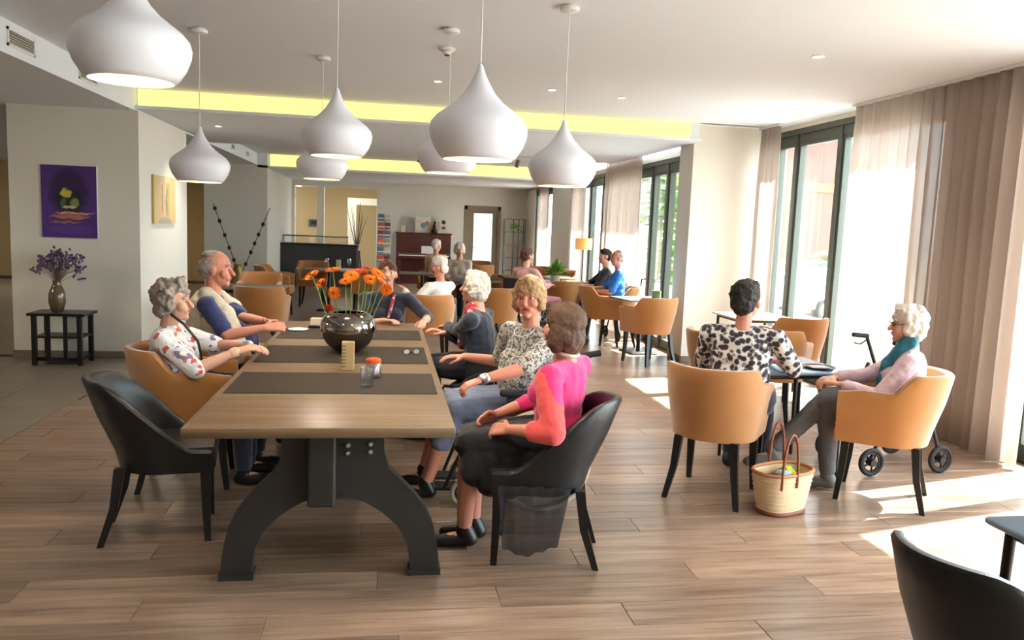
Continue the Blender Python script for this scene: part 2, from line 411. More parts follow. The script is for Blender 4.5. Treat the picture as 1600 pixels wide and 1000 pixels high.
# ------------------------------------------------------------ curtains
def curtain_mesh(y0, y1, z0, z1, folds, amp, m, seed=0, flare=1.0):
    rd = random.Random(seed); n = folds*10; ph = [rd.uniform(-.5, .5) for _ in range(folds+2)]; am = [rd.uniform(.55, 1.25) for _ in range(folds+2)]
    vs_ = []; rowsz = 9
    for j in range(rowsz):
        t = j/(rowsz-1); z = z1+(z0-z1)*t
        for i in range(n+1):
            u = i/n*folds; k = int(u); fr = u-k
            a = am[k]*(1-fr)+am[k+1]*fr; q = ph[k]*(1-fr)+ph[k+1]*fr
            gather = .45+.55*min(1, t*5)
            x = amp*a*gather*math.sin(2*PI*u+q)+.25*amp*math.sin(5*u+3*t)*t
            if t < .12: x += .006*math.sin(2*PI*u*3)
            vs_.append((x, y0+(y1-y0)*(i/n)+.012*math.sin(4*u+t*2)*t, z))
    fs = [(j*(n+1)+i, j*(n+1)+i+1, (j+1)*(n+1)+i+1, (j+1)*(n+1)+i) for j in range(rowsz-1) for i in range(n)]
    b = MB(); b.add(vs_, fs); me = b.mesh('curtain', m, 80); return me
M_cur = sheer('sheer_linen', srgb(206, 192, 182), .17, .52)
def curtain(x, y0, y1, z1, folds, label, seed):
    t = thing('curtain', label, 'curtain', (x, 0, 0)); t['group'] = 'taupe sheer curtains'
    me = curtain_mesh(y0, y1, .02, z1-.02, folds, .05, M_cur, seed)
    o = link_mesh('drape', me, t); sm = o.modifiers.new('thick', 'SOLIDIFY'); sm.thickness = .0012
    MB().box(-.03, .03, y0-.03, y1+.03, z1-.025, z1-.002).build('track', M_whitep, t)
    return t
curtain(4.55, 4.95, 7.4, 2.95, 17, 'widest taupe sheer curtain at the right edge beside the walker', 1)
curtain(4.55, 8.95, 9.4, 2.95, 5, 'narrow taupe sheer curtain gathered against the cream jog wall', 2)
curtain(3.72, 11.55, 13.4, 2.95, 13, 'taupe sheer curtain behind the seated couple', 3)
curtain(3.72, 15.0, 16.0, 2.95, 6, 'pale sheer curtain beyond the orange floor lamp', 4)
curtain(3.72, 18.5, 19.4, 2.66, 5, 'farthest sheer curtain beside the glass shelf unit', 5)
# ------------------------------------------------------------ outside
M_ground = mat('paving_outside', srgb(150, 146, 138), .9, var=.06, vscale=.6)
g = struct('ground', MB().box(5.3, 140, -40, 160, -.9, -.7), M_ground)
struct('terrace', MB().box(4.9, 9, -6, 9.5, -.7, -.03).box(4.1, 9, 9.5, 26, -.7, -.03), M_ground)
M_brick = mat('brick_wall', srgb(112, 74, 68), .9, var=.12, vscale=3)
# ------------------------------------------------------------ outside objects
bb = thing('brick_building', 'brick building with a gable roof and orange fascia band outside the window', 'building', (26, 45, -.7))
MB().prism([(-4.6, 0), (3.6, 0), (3.6, 5.7), (-.1, 8.75), (-1.6, 8.2), (-4.6, 6.2)], 0, 14, 'xz').build('wall', M_brick, bb)
MB().box(-1.2, 3.66, -.1, 0, 5.15, 5.65).build('fascia', mat('orange_fascia', srgb(220, 150, 60), .7), bb)
MB().prism([(-4.9, 6.15), (-1.6, 8.3), (-.1, 8.9), (3.9, 5.7), (3.9, 5.9), (-.1, 9.15), (-1.65, 8.55), (-4.9, 6.4)], -.3, 14.3, 'xz').build('roof', mat('roof_grey', srgb(120, 124, 130), .7), bb)
gb = thing('glass_building', 'pale glass office building rising behind the brick gable', 'building', (44, 70, -.7))
MB().box(-6, 8, 0, 10, 0, 17).build('wall', mat('pale_glass', srgb(170, 196, 214), .25), gb)
f_ = MB()
for i in range(8): f_.box(-6+i*2-.08, -6+i*2+.08, -.12, 0, 0, 17)
for i in range(6): f_.box(-6, 8, -.12, 0, i*3, i*3+.3)
f_.build('frame', M_whitep, gb)
def hedge(loc, size, seed, label, colr=(70, 104, 48)):
    t = thing('shrub', label, 'shrub', loc); rd = random.Random(seed); b = MB()
    for _ in range(170):
        p = Vector((rd.gauss(0, .4), rd.gauss(0, .4), rd.random()))
        c_ = Vector((p.x*size[0], p.y*size[1], p.z*size[2])); a = rd.uniform(0, 6.28); l = rd.uniform(.12, .3)*size[3]
        u = Vector((math.cos(a), math.sin(a), rd.uniform(-.3, .6)))*l; w_ = Vector((-math.sin(a), math.cos(a), .3))*l*.45
        b.add([c_-u, c_-w_, c_+u, c_+w_], [(0, 1, 2, 3)])
    o = b.build('foliage', mat('foliage'+str(colr[1]), srgb(*colr), .8, var=.3, vscale=3), t); o['kind'] = 'stuff'
    MB().tube([(0, 0, 0), (0, 0, size[2]*.6)], .05).build('stem', M_base, t)
    return t
hedge((25, 40, -.7), (2.2, .8, 1.6, 2), 1, 'low green shrub at the foot of the brick building')
hedge((28, 41, -.7), (2.2, .8, 1.3, 2), 2, 'second low green shrub further along the brick building')
for i, (x, y, h_) in enumerate(((10.9, 30, 5.2), (9.2, 26, 4.6), (12.8, 34, 5.5))):
    hedge((x, y, -.7), (1.1, 1.0, h_, 2.2), 5+i, ['leafy green tree seen through the far window beside the pillar', 'green tree outside behind the far curtains', 'green tree farthest outside the far window'][i], (84, 130, 70))
M_car = mat('car_paint', srgb(120, 140, 158), .25, coat=.6); M_dark = mat('dark_glass', srgb(40, 52, 62), .15); M_rub = mat('rubber', srgb(28, 28, 28), .8)
def car(loc, rz, label, m):
    t = thing('car', label, 'car', loc, rz, 'cars parked outside')
    b = MB(); side = [(-2, .35), (-1.98, .75), (-1.85, .95), (-1.2, 1.02), (-.6, 1.42), (.9, 1.46), (1.6, 1.05), (1.95, .95), (2.02, .5), (1.95, .3)]
    b.prism(side, -.82, .82, 'xz').build('body', m, t, 35)
    b = MB()
    b.prism([(-1.1, 1.0), (-.58, 1.36), (.1, 1.4), (.1, 1.0)], -.835, .835, 'xz').prism([(.16, 1.0), (.16, 1.4), (.86, 1.4), (1.4, 1.05)], -.835, .835, 'xz')
    b.build('side_window', M_dark, t)
    MB().add([(-1.22, -.7, 1.045), (-1.22, .7, 1.045), (-.63, .66, 1.43), (-.63, -.66, 1.43)], [(0, 1, 2, 3)]).build('windscreen', M_dark, t)
    for x in (-1.25, 1.3):
        for s in (-1, 1):
            w_ = MB(); w_.M = Matrix.Translation((x, s*.78, .32)) @ Matrix.Rotation(PI/2, 4, 'X')
            w_.lathe([(.17, -.1), (.3, -.11), (.33, -.07), (.33, .07), (.3, .11), (.17, .1)], 20)
            o = w_.build('wheel', M_rub, t, 40)
            r_ = MB(); r_.M = w_.M; r_.lathe([(.0, -.1), (.17, -.09), (.17, .09), (0, .1)], 20).build('rim', M_steel, o, 40)
    for s in (-1, 1): MB().rbox(-2.03, -1.9, s*.6-.15, s*.6+.15, .68, .82, .02).build('headlight', M_whitep, t)
    return t
car((13.15, 22.4, -.72), math.radians(28), 'pale blue hatchback parked outside the window', M_car)
car((16.6, 30, -.72), math.radians(20), 'dark grey car parked further away by the brick building', mat('car_grey', srgb(70, 74, 80), .3))

# ------------------------------------------------------------ furniture builders
def smooth01(t): t = max(0, min(1, t)); return t*t*(3-2*t)
def shell_mesh(name, m, w, d, yb, rb, zb, topf, th=.05, flare=1.08, taper=.9, N=44, rec=.06):
    """upholstered U-shaped shell: path front-left -> round the back -> front-right; topf(u) gives the height"""
    path = []; half = w/2; yf = d/2
    L1 = yf-yb; arc = PI*(half+rb)/2
    tot = 2*L1+arc
    for i in range(N+1):
        s_ = tot*i/N
        if s_ < L1: p = (-half, yf-s_); nrm = (-1, 0)
        elif s_ > L1+arc: p = (half, yb+(s_-L1-arc)); nrm = (1, 0)
        else:
            a = PI*(s_-L1)/arc; p = (-half*math.cos(a), yb-rb*math.sin(a))
            nv = Vector((-math.cos(a)/half, -math.sin(a)/rb)).normalized(); nrm = (nv.x, nv.y)
        path.append((p, nrm, abs(2*i/N-1)))
    rings = []
    for p, nrm, u in path:
        zt = topf(u); prof = []
        for k in range(6):
            t = k/5; z = zb+(zt-zb)*t; hgt = (z-zb)/.45
            off = (taper-1)*half*(1-min(1, hgt*1.6))*1.0 + (flare-1)*half*hgt*(1.15-u*.6)
            prof.append((z-(.012 if k == 5 else 0), off))
        o5 = prof[-1][1]; prof.append((zt+.004, o5-th*.25)); prof.append((zt+.004, o5-th*.75))
        for k in range(5, -1, -1):
            t = k/5; z = max(zb, zb+(zt-zb)*t); hgt = (z-zb)/.45
            off = (taper-1)*half*(1-min(1, hgt*1.6)) + (flare-1)*half*hgt*(1.15-u*.6)
            prof.append((z-(.012 if k == 5 else 0), off-th))
        rings.append([(p[0]+nrm[0]*o, p[1]+nrm[1]*o-rec*max(0, z-.42)/.45*(1-u)**.7, z) for z, o in prof])
    K = len(rings[0]); b = MB(); vs_ = [q for r in rings for q in r]; fs = []
    for i in range(len(rings)-1):
        for k in range(K): l = (k+1) % K; fs.append((i*K+k, i*K+l, (i+1)*K+l, (i+1)*K+k))
    fs.append(list(range(K))); fs.append(list(range((len(rings)-1)*K, len(rings)*K))[::-1])
    b.add(vs_, fs); return b.mesh(name, m, 50)
def u_plate(w, d, yb, rb, z0, z1, e=.02):
    half = w/2
    def ring(k, z): return [(-half*k, d/2*k, z)]+[(-half*k*math.cos(PI*i/16), yb-rb*k*math.sin(PI*i/16), z) for i in range(17)]+[(half*k, d/2*k, z)]
    K = 19; vs_ = ring(1-e*2, z0)+ring(1, z0+e)+ring(1, z1-e)+ring(1-e*2, z1)
    fs = [list(range(K))[::-1], list(range(3*K, 4*K))]+[(r*K+i, r*K+(i+1) % K, (r+1)*K+(i+1) % K, (r+1)*K+i) for r in range(3) for i in range(K)]
    return MB().add(vs_, fs)
def leg_mesh(x, y, z, sx, sy, r0=.024, r1=.015):
    b = MB(); top = [(x-r0, y-r0, z), (x+r0, y-r0, z), (x+r0, y+r0, z), (x-r0, y+r0, z)]
    mid = [(x+sx*.3+a*(r0+r1)/2, y+sy*.3+c*(r0+r1)/2, z*.5) for a, c in ((-1, -1), (1, -1), (1, 1), (-1, 1))]
    bot = [(x+sx+a*r1, y+sy+c*r1, 0) for a, c in ((-1, -1), (1, -1), (1, 1), (-1, 1))]
    fs = [(3, 2, 1, 0), (8, 9, 10, 11)]+[(r*4+i, r*4+(i+1) % 4, (r+1)*4+(i+1) % 4, (r+1)*4+i) for r in range(2) for i in range(4)]
    return b.add(top[::-1] and top+mid+bot, fs).mesh('leg', M_black, 60)
def make_tub():
    t = thing('tub_chair', 'mustard velvet tub chair', 'chair')
    link_mesh('backrest', shell_mesh('backrest', M_mustard, .57, .50, -.04, .25, .385, lambda u: .715+.12*smooth01((.60-u)/.16)-.02*smooth01((u-.8)/.2)), t)
    b = u_plate(.48, .52, -.04, .19, .388, .47); b.build('seat', M_mustard, t, 50)
    b = u_plate(.46, .515, -.04, .18, .471, .505, .012); b.build('seat_cushion', M_mustard, t, 50)
    for x, y, sx, sy in ((-.2, .19, -.01, .03), (.2, .19, .01, .03), (-.17, -.2, -.05, -.07), (.17, -.2, .05, -.07)): link_mesh('leg', leg_mesh(x, y, .39, sx, sy), t)
    return t
def make_side():
    t = thing('leather_chair', 'black leather chair', 'chair')
    link_mesh('backrest', shell_mesh('backrest', M_leather, .50, .46, .0, .24, .36, lambda u: .50+.315*smooth01((.86-u)/.62)**.8-.03*u, th=.045, rec=.13, flare=1.09, taper=.88), t)
    b = u_plate(.44, .5, 0, .19, .375, .485); b.build('seat', M_leather, t, 50)
    for x, y, sx, sy in ((-.19, .2, 0, .01), (.19, .2, 0, .01), (-.16, -.19, -.01, -.09), (.16, -.19, .01, -.09)): link_mesh('leg', leg_mesh(x, y, .385, sx, sy), t)
    return t
tub0 = make_tub(); side0 = make_side(); _used = set()
def put(proto, x, y, deg, label, group):
    if proto.name in _used: return copy_thing(proto, (x, y, 0), math.radians(deg), label, group)
    _used.add(proto.name); proto.location = (x, y, 0); proto.rotation_euler = (0, 0, math.radians(deg)); proto['label'] = label; proto['group'] = group; return proto
GT = 'mustard velvet tub chairs'; GB = 'black leather chairs'
put(side0, -1.09, 4.17, -81, 'black leather chair standing empty at the near corner of the long table', GB)
put(side0, .79, 3.77, 77, 'black leather chair under the woman in the pink cardigan', GB)
put(side0, 1.75, 1.86, -80, 'black leather chair cropped by the bottom right corner of the picture', GB)
put(tub0, -1.15, 4.98, -84, 'mustard tub chair under the grey curly haired woman in a floral blouse', GT)
put(tub0, -1.1, 5.72, -86, 'mustard tub chair under the man in the beige vest', GT)
put(tub0, 2.07, 4.62, -38, 'mustard tub chair, back to us, under the woman in black and white print', GT)
put(tub0, 3.13, 4.49, 52, 'mustard tub chair under the white haired woman in the pale pink cardigan', GT)
put(tub0, .50, 9.1, -8, 'mustard tub chair under the white haired woman in a white cardigan', GT)
put(tub0, 3.25, 9.42, 20, 'empty mustard tub chair nearest us at the little table by the jog wall', GT)
put(tub0, 3.08, 10.95, -105, 'empty mustard tub chair left of the little table by the jog wall', GT)
put(tub0, 4.12, 7.5, 5, 'empty mustard tub chair by the window behind the small blue table', GT)
put(tub0, 3.4, 6.5, -40, 'mustard tub chair mostly hidden behind the woman in black and white print', GT)
put(tub0, 2.85, 6.25, -65, 'mustard tub chair half hidden left of the woman in black and white print', GT)
put(tub0, -1.42, 9.6, -3, 'empty mustard tub chair just behind the man in the beige vest', GT)
put(tub0, -1.75, 11.6, 178, 'empty mustard tub chair on the far side of the small table behind the man', GT)
put(tub0, -1.78, 13.6, -92, 'empty mustard tub chair left of the table in front of the bar counter', GT)
put(tub0, -1.35, 15.3, 180, 'empty mustard tub chair against the bar counter side of its table', GT)
put(tub0, -.3, 14.0, 85, 'mustard tub chair behind the orange flowers', GT)
put(tub0, .95, 15.3, 150, 'mustard tub chair under the person in beige near the piano', GT)
put(tub0, 1.25, 13.7, 175, 'mustard tub chair under the distant person with pale hair by the glass door', GT)
put(tub0, 2.05, 17.6, 180, 'empty mustard tub chair in front of the glass door', GT)
put(tub0, 1.9, 16.2, 0, 'empty mustard tub chair just nearer than the one at the glass door', GT)
put(tub0, 1.98, 13.2, 10, 'mustard tub chair left of the woman in pink with brown hair', GT)
put(tub0, 1.45, 10.3, 15, 'mustard tub chair between the white haired and the fair haired women', GT)
put(tub0, 3.1, 15.9, 160, 'mustard tub chair left of the green plant', GT)
put(tub0, 2.7, 12.0, 20, 'mustard tub chair below the green plant', GT)
put(tub0, 3.3, 14.8, 120, 'mustard tub chair right of the green plant under the floor lamp', GT)
put(tub0, 3.30, 11.0, 75, 'mustard tub chair under the man in the blue shirt', GT)
put(tub0, 3.32, 11.85, 70, 'mustard tub chair under the person in black with crossed legs', GT)

# ------------------------------------------------------------ long dining table
dt = thing('dining_table', 'long oak table on arched dark iron trestles', 'table', (-.25, 5.1, 0))
M_tt = wood('table_oak_long', srgb(132, 106, 78), srgb(98, 76, 54), rough=.4, axis='x', scale=1.0)
MB().rbox(-.56, .56, -1.785, 1.8, .713, .757, .005, 2).build('tabletop', M_tt, dt, 50)
for y in (-1.52, 1.5):
    f_ = MB(); out = []; inn = []
    # broad head, outer edges sweeping to two feet, round arch cut out beneath
    out = [(-.225, .70), (-.225, .58), (-.25, .50), (-.335, .425), (-.40, .35), (-.445, .28), (-.47, .18), (-.485, .1), (-.485, 0)]
    inn = [(-.355, 0), (-.35, .08), (-.335, .16), (-.29, .24), (-.225, .30), (-.15, .35), (-.075, .378), (0, .386)]
    # split down the middle so both halves stay convex enough to fill
    for sgn in (1, -1):
        o_ = [(sgn*a, c) for a, c in out]; i_ = [(sgn*a, c) for a, c in inn][::-1]
        n_ = 12
        def samp(ln, k):
            d_ = [0]
            for p, q in zip(ln, ln[1:]): d_.append(d_[-1]+math.hypot(q[0]-p[0], q[1]-p[1]))
            s_ = d_[-1]*k/n_
            for j in range(len(d_)-1):
                if s_ <= d_[j+1]+1e-9:
                    t = (s_-d_[j])/max(1e-9, d_[j+1]-d_[j]); return (ln[j][0]+(ln[j+1][0]-ln[j][0])*t, ln[j][1]+(ln[j+1][1]-ln[j][1])*t)
            return ln[-1]
        A = [samp([(0, .70)]+o_, k) for k in range(n_+1)]; B_ = [samp(i_, k) for k in range(n_+1)]
        vs_ = []
        for yy in (y-.035, y+.035): vs_ += [(a+.035, yy, c) for a, c in A]+[(a+.035, yy, c) for a, c in B_]
        K = n_+1; fs = []
        for k in range(n_):
            fs.append((k, k+1, K+k+1, K+k)); fs.append((2*K+k, 2*K+k+1, 3*K+k+1, 3*K+k))
            fs.append((k, k+1, 2*K+k+1, 2*K+k)); fs.append((K+k, K+k+1, 3*K+k+1, 3*K+k))
        fs.append((n_, K+n_, 3*K+n_, 2*K+n_)); f_.add(vs_, fs)
    f_.box(-.46, -.31, y-.045, y+.045, 0, .03).box(.38, .53, y-.045, y+.045, 0, .03).box(-.3, .3, y-.05, y+.05, .69, .712)
    tr = f_.build('trestle', M_iron, dt, 30)
    if y < 0:
        MB().rbox(-.07, .05, y-.12, y-.036, .36, .69, .012).build('bracket', M_iron, tr)
        for bx_, bz in ((.1, .62), (.1, .585), (.2, .625), (.2, .59)):
            q = MB(); q.M = Matrix.Translation((bx_, y-.04, bz)) @ Matrix.Rotation(PI/2, 4, 'X'); q.lathe([(0, .014), (.009, .012), (.011, 0), (.011, -.006)], 10).build('bolt', M_steel, tr, 40)
MB().rbox(-.04, .04, -1.48, 1.46, .45, .56, .01).build('stretcher', M_iron, dt)
MB().rbox(-.04, .04, -.36, -.27, .0, .45, .01).build('center_post', M_iron, dt)
MB().tube([(.03, -1.3, .5), (.05, -.8, .36), (.06, -.33, .25)], .022).build('brace', M_iron, dt)
M_mat = mat('runner_leather', srgb(58, 48, 37), .75, spec=.25, bump=.1, bscale=200, var=.06)
for i, (a, c_) in enumerate(((3.99, 4.54), (4.87, 5.53), (5.87, 6.4))):
    q = MB().rbox(-.775, .275, a, c_, .757, .7605, .006, 1).build('table_runner', M_mat)
    tag(q, ['dark brown leather runner nearest the bare end of the long table', 'middle dark brown leather runner under the round vase', 'farthest dark brown leather runner beyond the round vase'][i], 'table runner', 'leather runners across the long table')
# things on the table
M_smoke = mat('smoked_mirror_glass', srgb(150, 146, 140), .07, metal=1)
bv = thing('glass_vase', 'round smoky mirrored bowl vase full of orange gerberas', 'vase', (-.235, 5.3, .7605))
pr = [(0, 0), (.075, .0), (.09, .012), (.135, .05), (.17, .1), (.184, .15), (.178, .2), (.155, .24), (.12, .262), (.113, .264), (.106, .258), (.148, .23), (.168, .19), (.172, .15), (.158, .1), (.12, .055), (.07, .03), (0, .025)]
MB().lathe(pr, 48).build('bowl', M_smoke, bv, 60)
M_pet = mat('orange_petals', srgb(250, 132, 16), .6, var=.15, vscale=30); M_petr = mat('red_orange_petals', srgb(238, 74, 24), .6)
M_stem = mat('flower_stem', srgb(120, 146, 58), .6); M_eye = mat('flower_heart', srgb(120, 70, 24), .8)
def gerbera(base, head, tilt, r, m, label):
    t = thing('gerbera', label, 'flower', base); t['group'] = 'orange gerberas in the round vase'
    h = Vector(head)-Vector(base); mid = h*.5+Vector((h.x*.1, h.y*.1, .02))
    MB().tube([(0, 0, 0), mid*.6, mid, h*.8+Vector((0, 0, .005)), h], .0035, 6).build('stem', M_stem, t, 60)
    R_ = Vector(tilt).normalized().to_track_quat('Z', 'Y').to_matrix().to_4x4(); Mx = Matrix.Translation(h) @ R_
    b = MB(); b.M = Mx
    for ring, (rr, zz, n_) in enumerate(((r, .0, 22), (r*.78, .006, 18))):
        for k in range(n_):
            a = 2*PI*(k+.5*ring)/n_; w_ = rr*.13
            c_, s_ = math.cos(a), math.sin(a)
            def q(l, o, z): return (c_*l-s_*o, s_*l+c_*o, z)
            b.add([q(r*.15, 0, zz), q(rr*.6, -w_, zz+.006), q(rr, 0, zz+.002), q(rr*.6, w_, zz+.006), q(rr*.6, 0, zz-.001)], [(0, 1, 4), (1, 2, 4), (2, 3, 4), (3, 0, 4)])
    b.build('petals', m, t)
    b = MB(); b.M = Mx; b.ell((0, 0, .006), (r*.2, r*.2, .008)).build('heart', M_eye, t, 60)
GL = [((487, 430), -.06, (-.5, -.4, .8), .05), ((520, 422), .05, (-.2, -.2, 1), .05), ((522, 458), -.14, (-.2, -1, .1), .043), ((515, 481), -.12, (-.3, -.9, -.6), .034),
      ((549, 431), -.06, (0, -.6, .8), .052), ((563, 424), .06, (.1, -.2, 1), .05), ((578, 437), .0, (.3, -.6, .7), .045), ((590, 428), -.03, (.5, -.5, .7), .05),
      ((604, 453), -.15, (.3, -1, -.1), .04), ((540, 440), .1, (-.1, -.4, .9), .045), ((575, 420), .1, (.2, 0, 1), .045), ((501, 443), .03, (-.6, -.5, .6), .042), ((597, 441), .08, (.6, -.2, .7), .045)]
GW = ['at the top left', 'second from the top left', 'facing us low at the left', 'lowest, hanging over the left rim', 'large and central', 'at the very top centre', 'just right of the centre', 'at the upper right', 'facing us in front of the dark dressed person', 'tucked behind the central one', 'highest at the back', 'small and tilted at the far left', 'farthest right']
def pix(px, py, Y):
    d = _f+_r2*(px-800)/1241.1-_u2*(py-500)/1241.1; t = Y/d.y; return Vector((0, 0, 1.62))+d*t
for i, ((px, py), dy, tl, r) in enumerate(GL):
    hd = pix(px, py, 5.3+dy); a = math.atan2(dy, hd.x+.235)
    gerbera((-.235+.05*math.cos(a), 5.3+.05*math.sin(a), .80), hd, tl, r*1.12, M_petr if i in (3, 5, 10) else M_pet, 'orange gerbera %s of the bunch' % GW[i])
wh = thing('wooden_block', 'tall pale wooden block with slots standing before the vase', 'block', (-.205, 4.66, .757))
MB().rbox(-.036, .036, -.03, .03, 0, .165, .004, 1).build('block', mat('pale_wood', srgb(186, 160, 112), .6, var=.1, vscale=12), wh)
b = MB()
for k in range(7): b.box(-.037, -.012, -.0315, -.029, .02+k*.02, .026+k*.02)
b.build('slot', mat('slot_dark', srgb(120, 92, 54), .8), wh)
tb = thing('tumbler', 'clear drinking glass at the front of the vase', 'glass', (-.085, 4.17, .7605))
MB().lathe([(0, .004), (.03, .004), (.036, .1), (.038, .1), (.033, 0), (0, 0)], 24).build('cup', M_clear, tb, 50)
jr = thing('sweets_jar', 'small glass jar with bright orange lid behind the tumbler', 'jar', (-.055, 4.42, .7605))
MB().lathe([(0, 0), (.04, 0), (.045, .01), (.045, .07), (.036, .085), (.034, .085), (.042, .068), (.042, .012), (0, .006)], 24).build('jar', M_clear, jr, 50)
MB().ell((0, 0, .03), (.036, .036, .022)).build('sweets', pattern('sweets_mix', [(0, srgb(210, 190, 200)), (.35, srgb(160, 60, 80)), (.6, srgb(230, 220, 210)), (.8, srgb(150, 120, 140))], 60), jr, 50)
MB().lathe([(0, .108), (.036, .106), (.042, .1), (.042, .086), (0, .086)], 24).build('lid', mat('orange_lid', srgb(240, 80, 24), .4), jr, 40)
sp = thing('eyeglasses', 'folded dark eyeglasses lying on the middle runner', 'eyeglasses', (.18, 5.2, .761), .2)
for s in (-1, 1):
    MB().tube([(s*.033+.024*math.cos(a), 0, .02+.018*math.sin(a)) for a in [2*PI*k/16 for k in range(16)]], .003, 6, closed=True).build('rim', M_black, sp, 60)
    MB().ell((s*.033, 0, .02), (.022, .0015, .016)).build('lens', M_whitep, sp, 60)
    MB().tube([(s*.058, 0, .025), (s*.05, .05, .008), (-s*.02, .055, .006)], .002, 6).build('temple', M_black, sp, 60)
nb = thing('napkin_holder', 'pale pink napkin block on a dark tray left of the vase', 'napkin holder', (-.53, 6.52, .757))
MB().rbox(-.07, .07, -.06, .06, 0, .018, .008).build('tray', M_black, nb); MB().rbox(-.055, .055, -.045, .045, .018, .075, .005).build('napkins', mat('napkin', srgb(226, 200, 176), .9), nb)
sc_ = thing('saucer', 'cream saucer on the table by the napkin block', 'saucer', (-.66, 6.3, .7605))
MB().lathe([(0, .002), (.045, .003), (.075, .012), (.077, .009), (.045, 0), (0, 0)], 28).build('dish', M_whitep, sc_, 60)
# ------------------------------------------------------------ pendant lamps
M_bulb = mat('lit_lamp_inside', (1, .95, .86), .8, emit=(1, .9, .74), estr=1.2)
M_cord = mat('white_cord', srgb(226, 224, 220), .6)
def pendant(x, y, zb, label, first=[None]):
    if first[0] is None:
        t = thing('pendant_lamp', label, 'pendant lamp'); first[0] = t
        pr = [(.150, 0), (.168, .018), (.192, .055), (.207, .095), (.211, .125), (.203, .155), (.18, .182), (.145, .208), (.105, .238), (.07, .275), (.042, .32), (.022, .36), (.012, .392), (.006, .4)]
        inn = [(.147, 0), (.164, .018), (.188, .055), (.203, .095), (.207, .125), (.199, .152), (.176, .178), (.141, .203), (.1, .23), (.05, .25), (0, .255)]
        MB().lathe(pr[::-1]+[(.147, 0)], 56).build('shade', M_white, t, 50)
        MB().lathe(inn, 40).build('inner_shade', mat('shade_inside', srgb(250, 240, 215), .6), t, 50)
        MB().ell((0, 0, .13), (.045, .045, .06)).build('bulb', mat('lit_bulb', (1, .95, .85), .5, emit=(1, .88, .68), estr=14), t, 60)
    else:
        t = dup(first[0]); t['label'] = label
    t.location = (x, y, zb); t['group'] = 'white onion shaped pendant lamps'; L_ = 2.95-zb
    for nm in ('cord', 'canopy'):
        for ch in list(t.children):
            if ch.name.startswith(nm): bpy.data.objects.remove(ch)
    MB().tube([(0, 0, .395), (0, 0, L_-.03)], .0035, 6).build('cord', M_cord, t, 60)
    MB().lathe([(0, L_-.001), (.052, L_-.001), (.06, L_-.012), (.058, L_-.03), (.02, L_-.04), (0, L_-.04)], 28).build('canopy', M_whitep, t, 40)
    return t
LP = [(-.94, 3.2, 2.10, 'largest looking white pendant lamp, cut by the top left edge of the picture'),
      (-.305, 4.95, 2.0, 'white pendant lamp hanging above the table left of the biggest central one'),
      (.38, 3.45, 1.9, 'big central white pendant lamp in front of the cove light'),
      (1.06, 4.85, 1.88, 'rightmost white pendant lamp with its cord and canopy in view'),
      (-1.36, 6.21, 1.86, 'white pendant lamp in front of the left opening, farthest left but the largest'),
      (-.54, 6.9, 1.955, 'white pendant lamp half hidden below the one left of centre'),
      (.41, 5.63, 1.975, 'white pendant lamp mostly hidden behind the big central one')]
for i, (x, y, z, l) in enumerate(LP):
    pendant(x, y, z, l)
    pd = bpy.data.lights.new('lamp_glow', 'SPOT'); pd.energy = 22; pd.color = (1, .9, .76); pd.spot_size = 2.2; pd.spot_blend = .5; pd.shadow_soft_size = .06
    po = bpy.data.objects.new('lamp_glow', pd); COL.objects.link(po); po.location = (x, y, z+.06)
def downlight(x, y, z, label):
    t = thing('downlight', label, 'downlight', (x, y, z)); t['group'] = 'small recessed ceiling spots'
    MB().lathe([(.048, 0), (.05, -.004), (.038, -.006), (.034, .0)], 24).build('ring', M_whitep, t, 60)
    MB().lathe([(0, -.002), (.034, -.002)], 20).build('lens', mat('lit_spot', (1, .9, .75), .5, emit=(1, .85, .65), estr=9), t)
    pd = bpy.data.lights.new('spot_glow', 'SPOT'); pd.energy = 55; pd.color = (1, .9, .76); pd.spot_size = 1.9; pd.spot_blend = .8; pd.shadow_soft_size = .04
    po = bpy.data.objects.new('spot_glow', pd); COL.objects.link(po); po.location = (x, y, z-.02)
for x, y, z, l in ((.45, 7.68, 2.95, 'small lit ceiling spot left of the big central pendant'), (3.1, 5.6, 2.95, 'small ceiling spot above the white haired woman in pink'),
                   (1.55, 7.72, 2.95, 'ceiling spot right of the rightmost pendant cord'), (2.3, 7.9, 2.95, 'ceiling spot nearest the end of the cove light'),
                   (-2.1, 10.6, 2.73, 'small lit spot under the ceiling step by the left pendant'), (.9, 10.4, 2.73, 'small spot under the middle of the ceiling step'),
                   (0, 20, 2.66, 'far ceiling spot above the magazine rack'), (2.6, 20, 2.66, 'far ceiling spot above the glass door')):
    downlight(x, y, z, l)
def detector(x, y, label):
    t = thing('smoke_detector', label, 'smoke detector', (x, y, 2.95)); t['group'] = 'ceiling smoke detectors'
    MB().lathe([(0, 0), (.06, 0), (.062, -.012), (.052, -.02), (.035, -.026), (.03, -.045), (.02, -.05), (0, -.05)], 28).build('body', M_whitep, t, 40)
    MB().lathe([(.0, -.051), (.02, -.05), (.021, -.056), (0, -.058)], 16).build('lens', M_dark, t, 60)
detector(.43, 6.25, 'round white smoke detector behind the lamp canopy')
# ceiling track spots in the far zone
for x, y, l in ((.62, 12.6, 'pair of small grey spotlights left under the ceiling step'), (2.15, 12.6, 'pair of small grey spotlights right under the ceiling step')):
    t = thing('track_spotlight', l, 'spotlight', (x, y, 2.73)); t['group'] = 'grey spotlights under the ceiling step'
    MB().rbox(-.16, .16, -.015, .015, -.02, 0, .004).build('track', M_steel, t)
    for s in (-.11, .1):
        MB().tube([(s, 0, -.02), (s, 0, -.07)], .008, 6).build('arm', M_steel, t, 60)
        MB().tube([(s, .0, -.06), (s-.03, -.01, -.17)], .032, 12).build('head', mat('spot_grey', srgb(120, 116, 110), .5), t, 60)
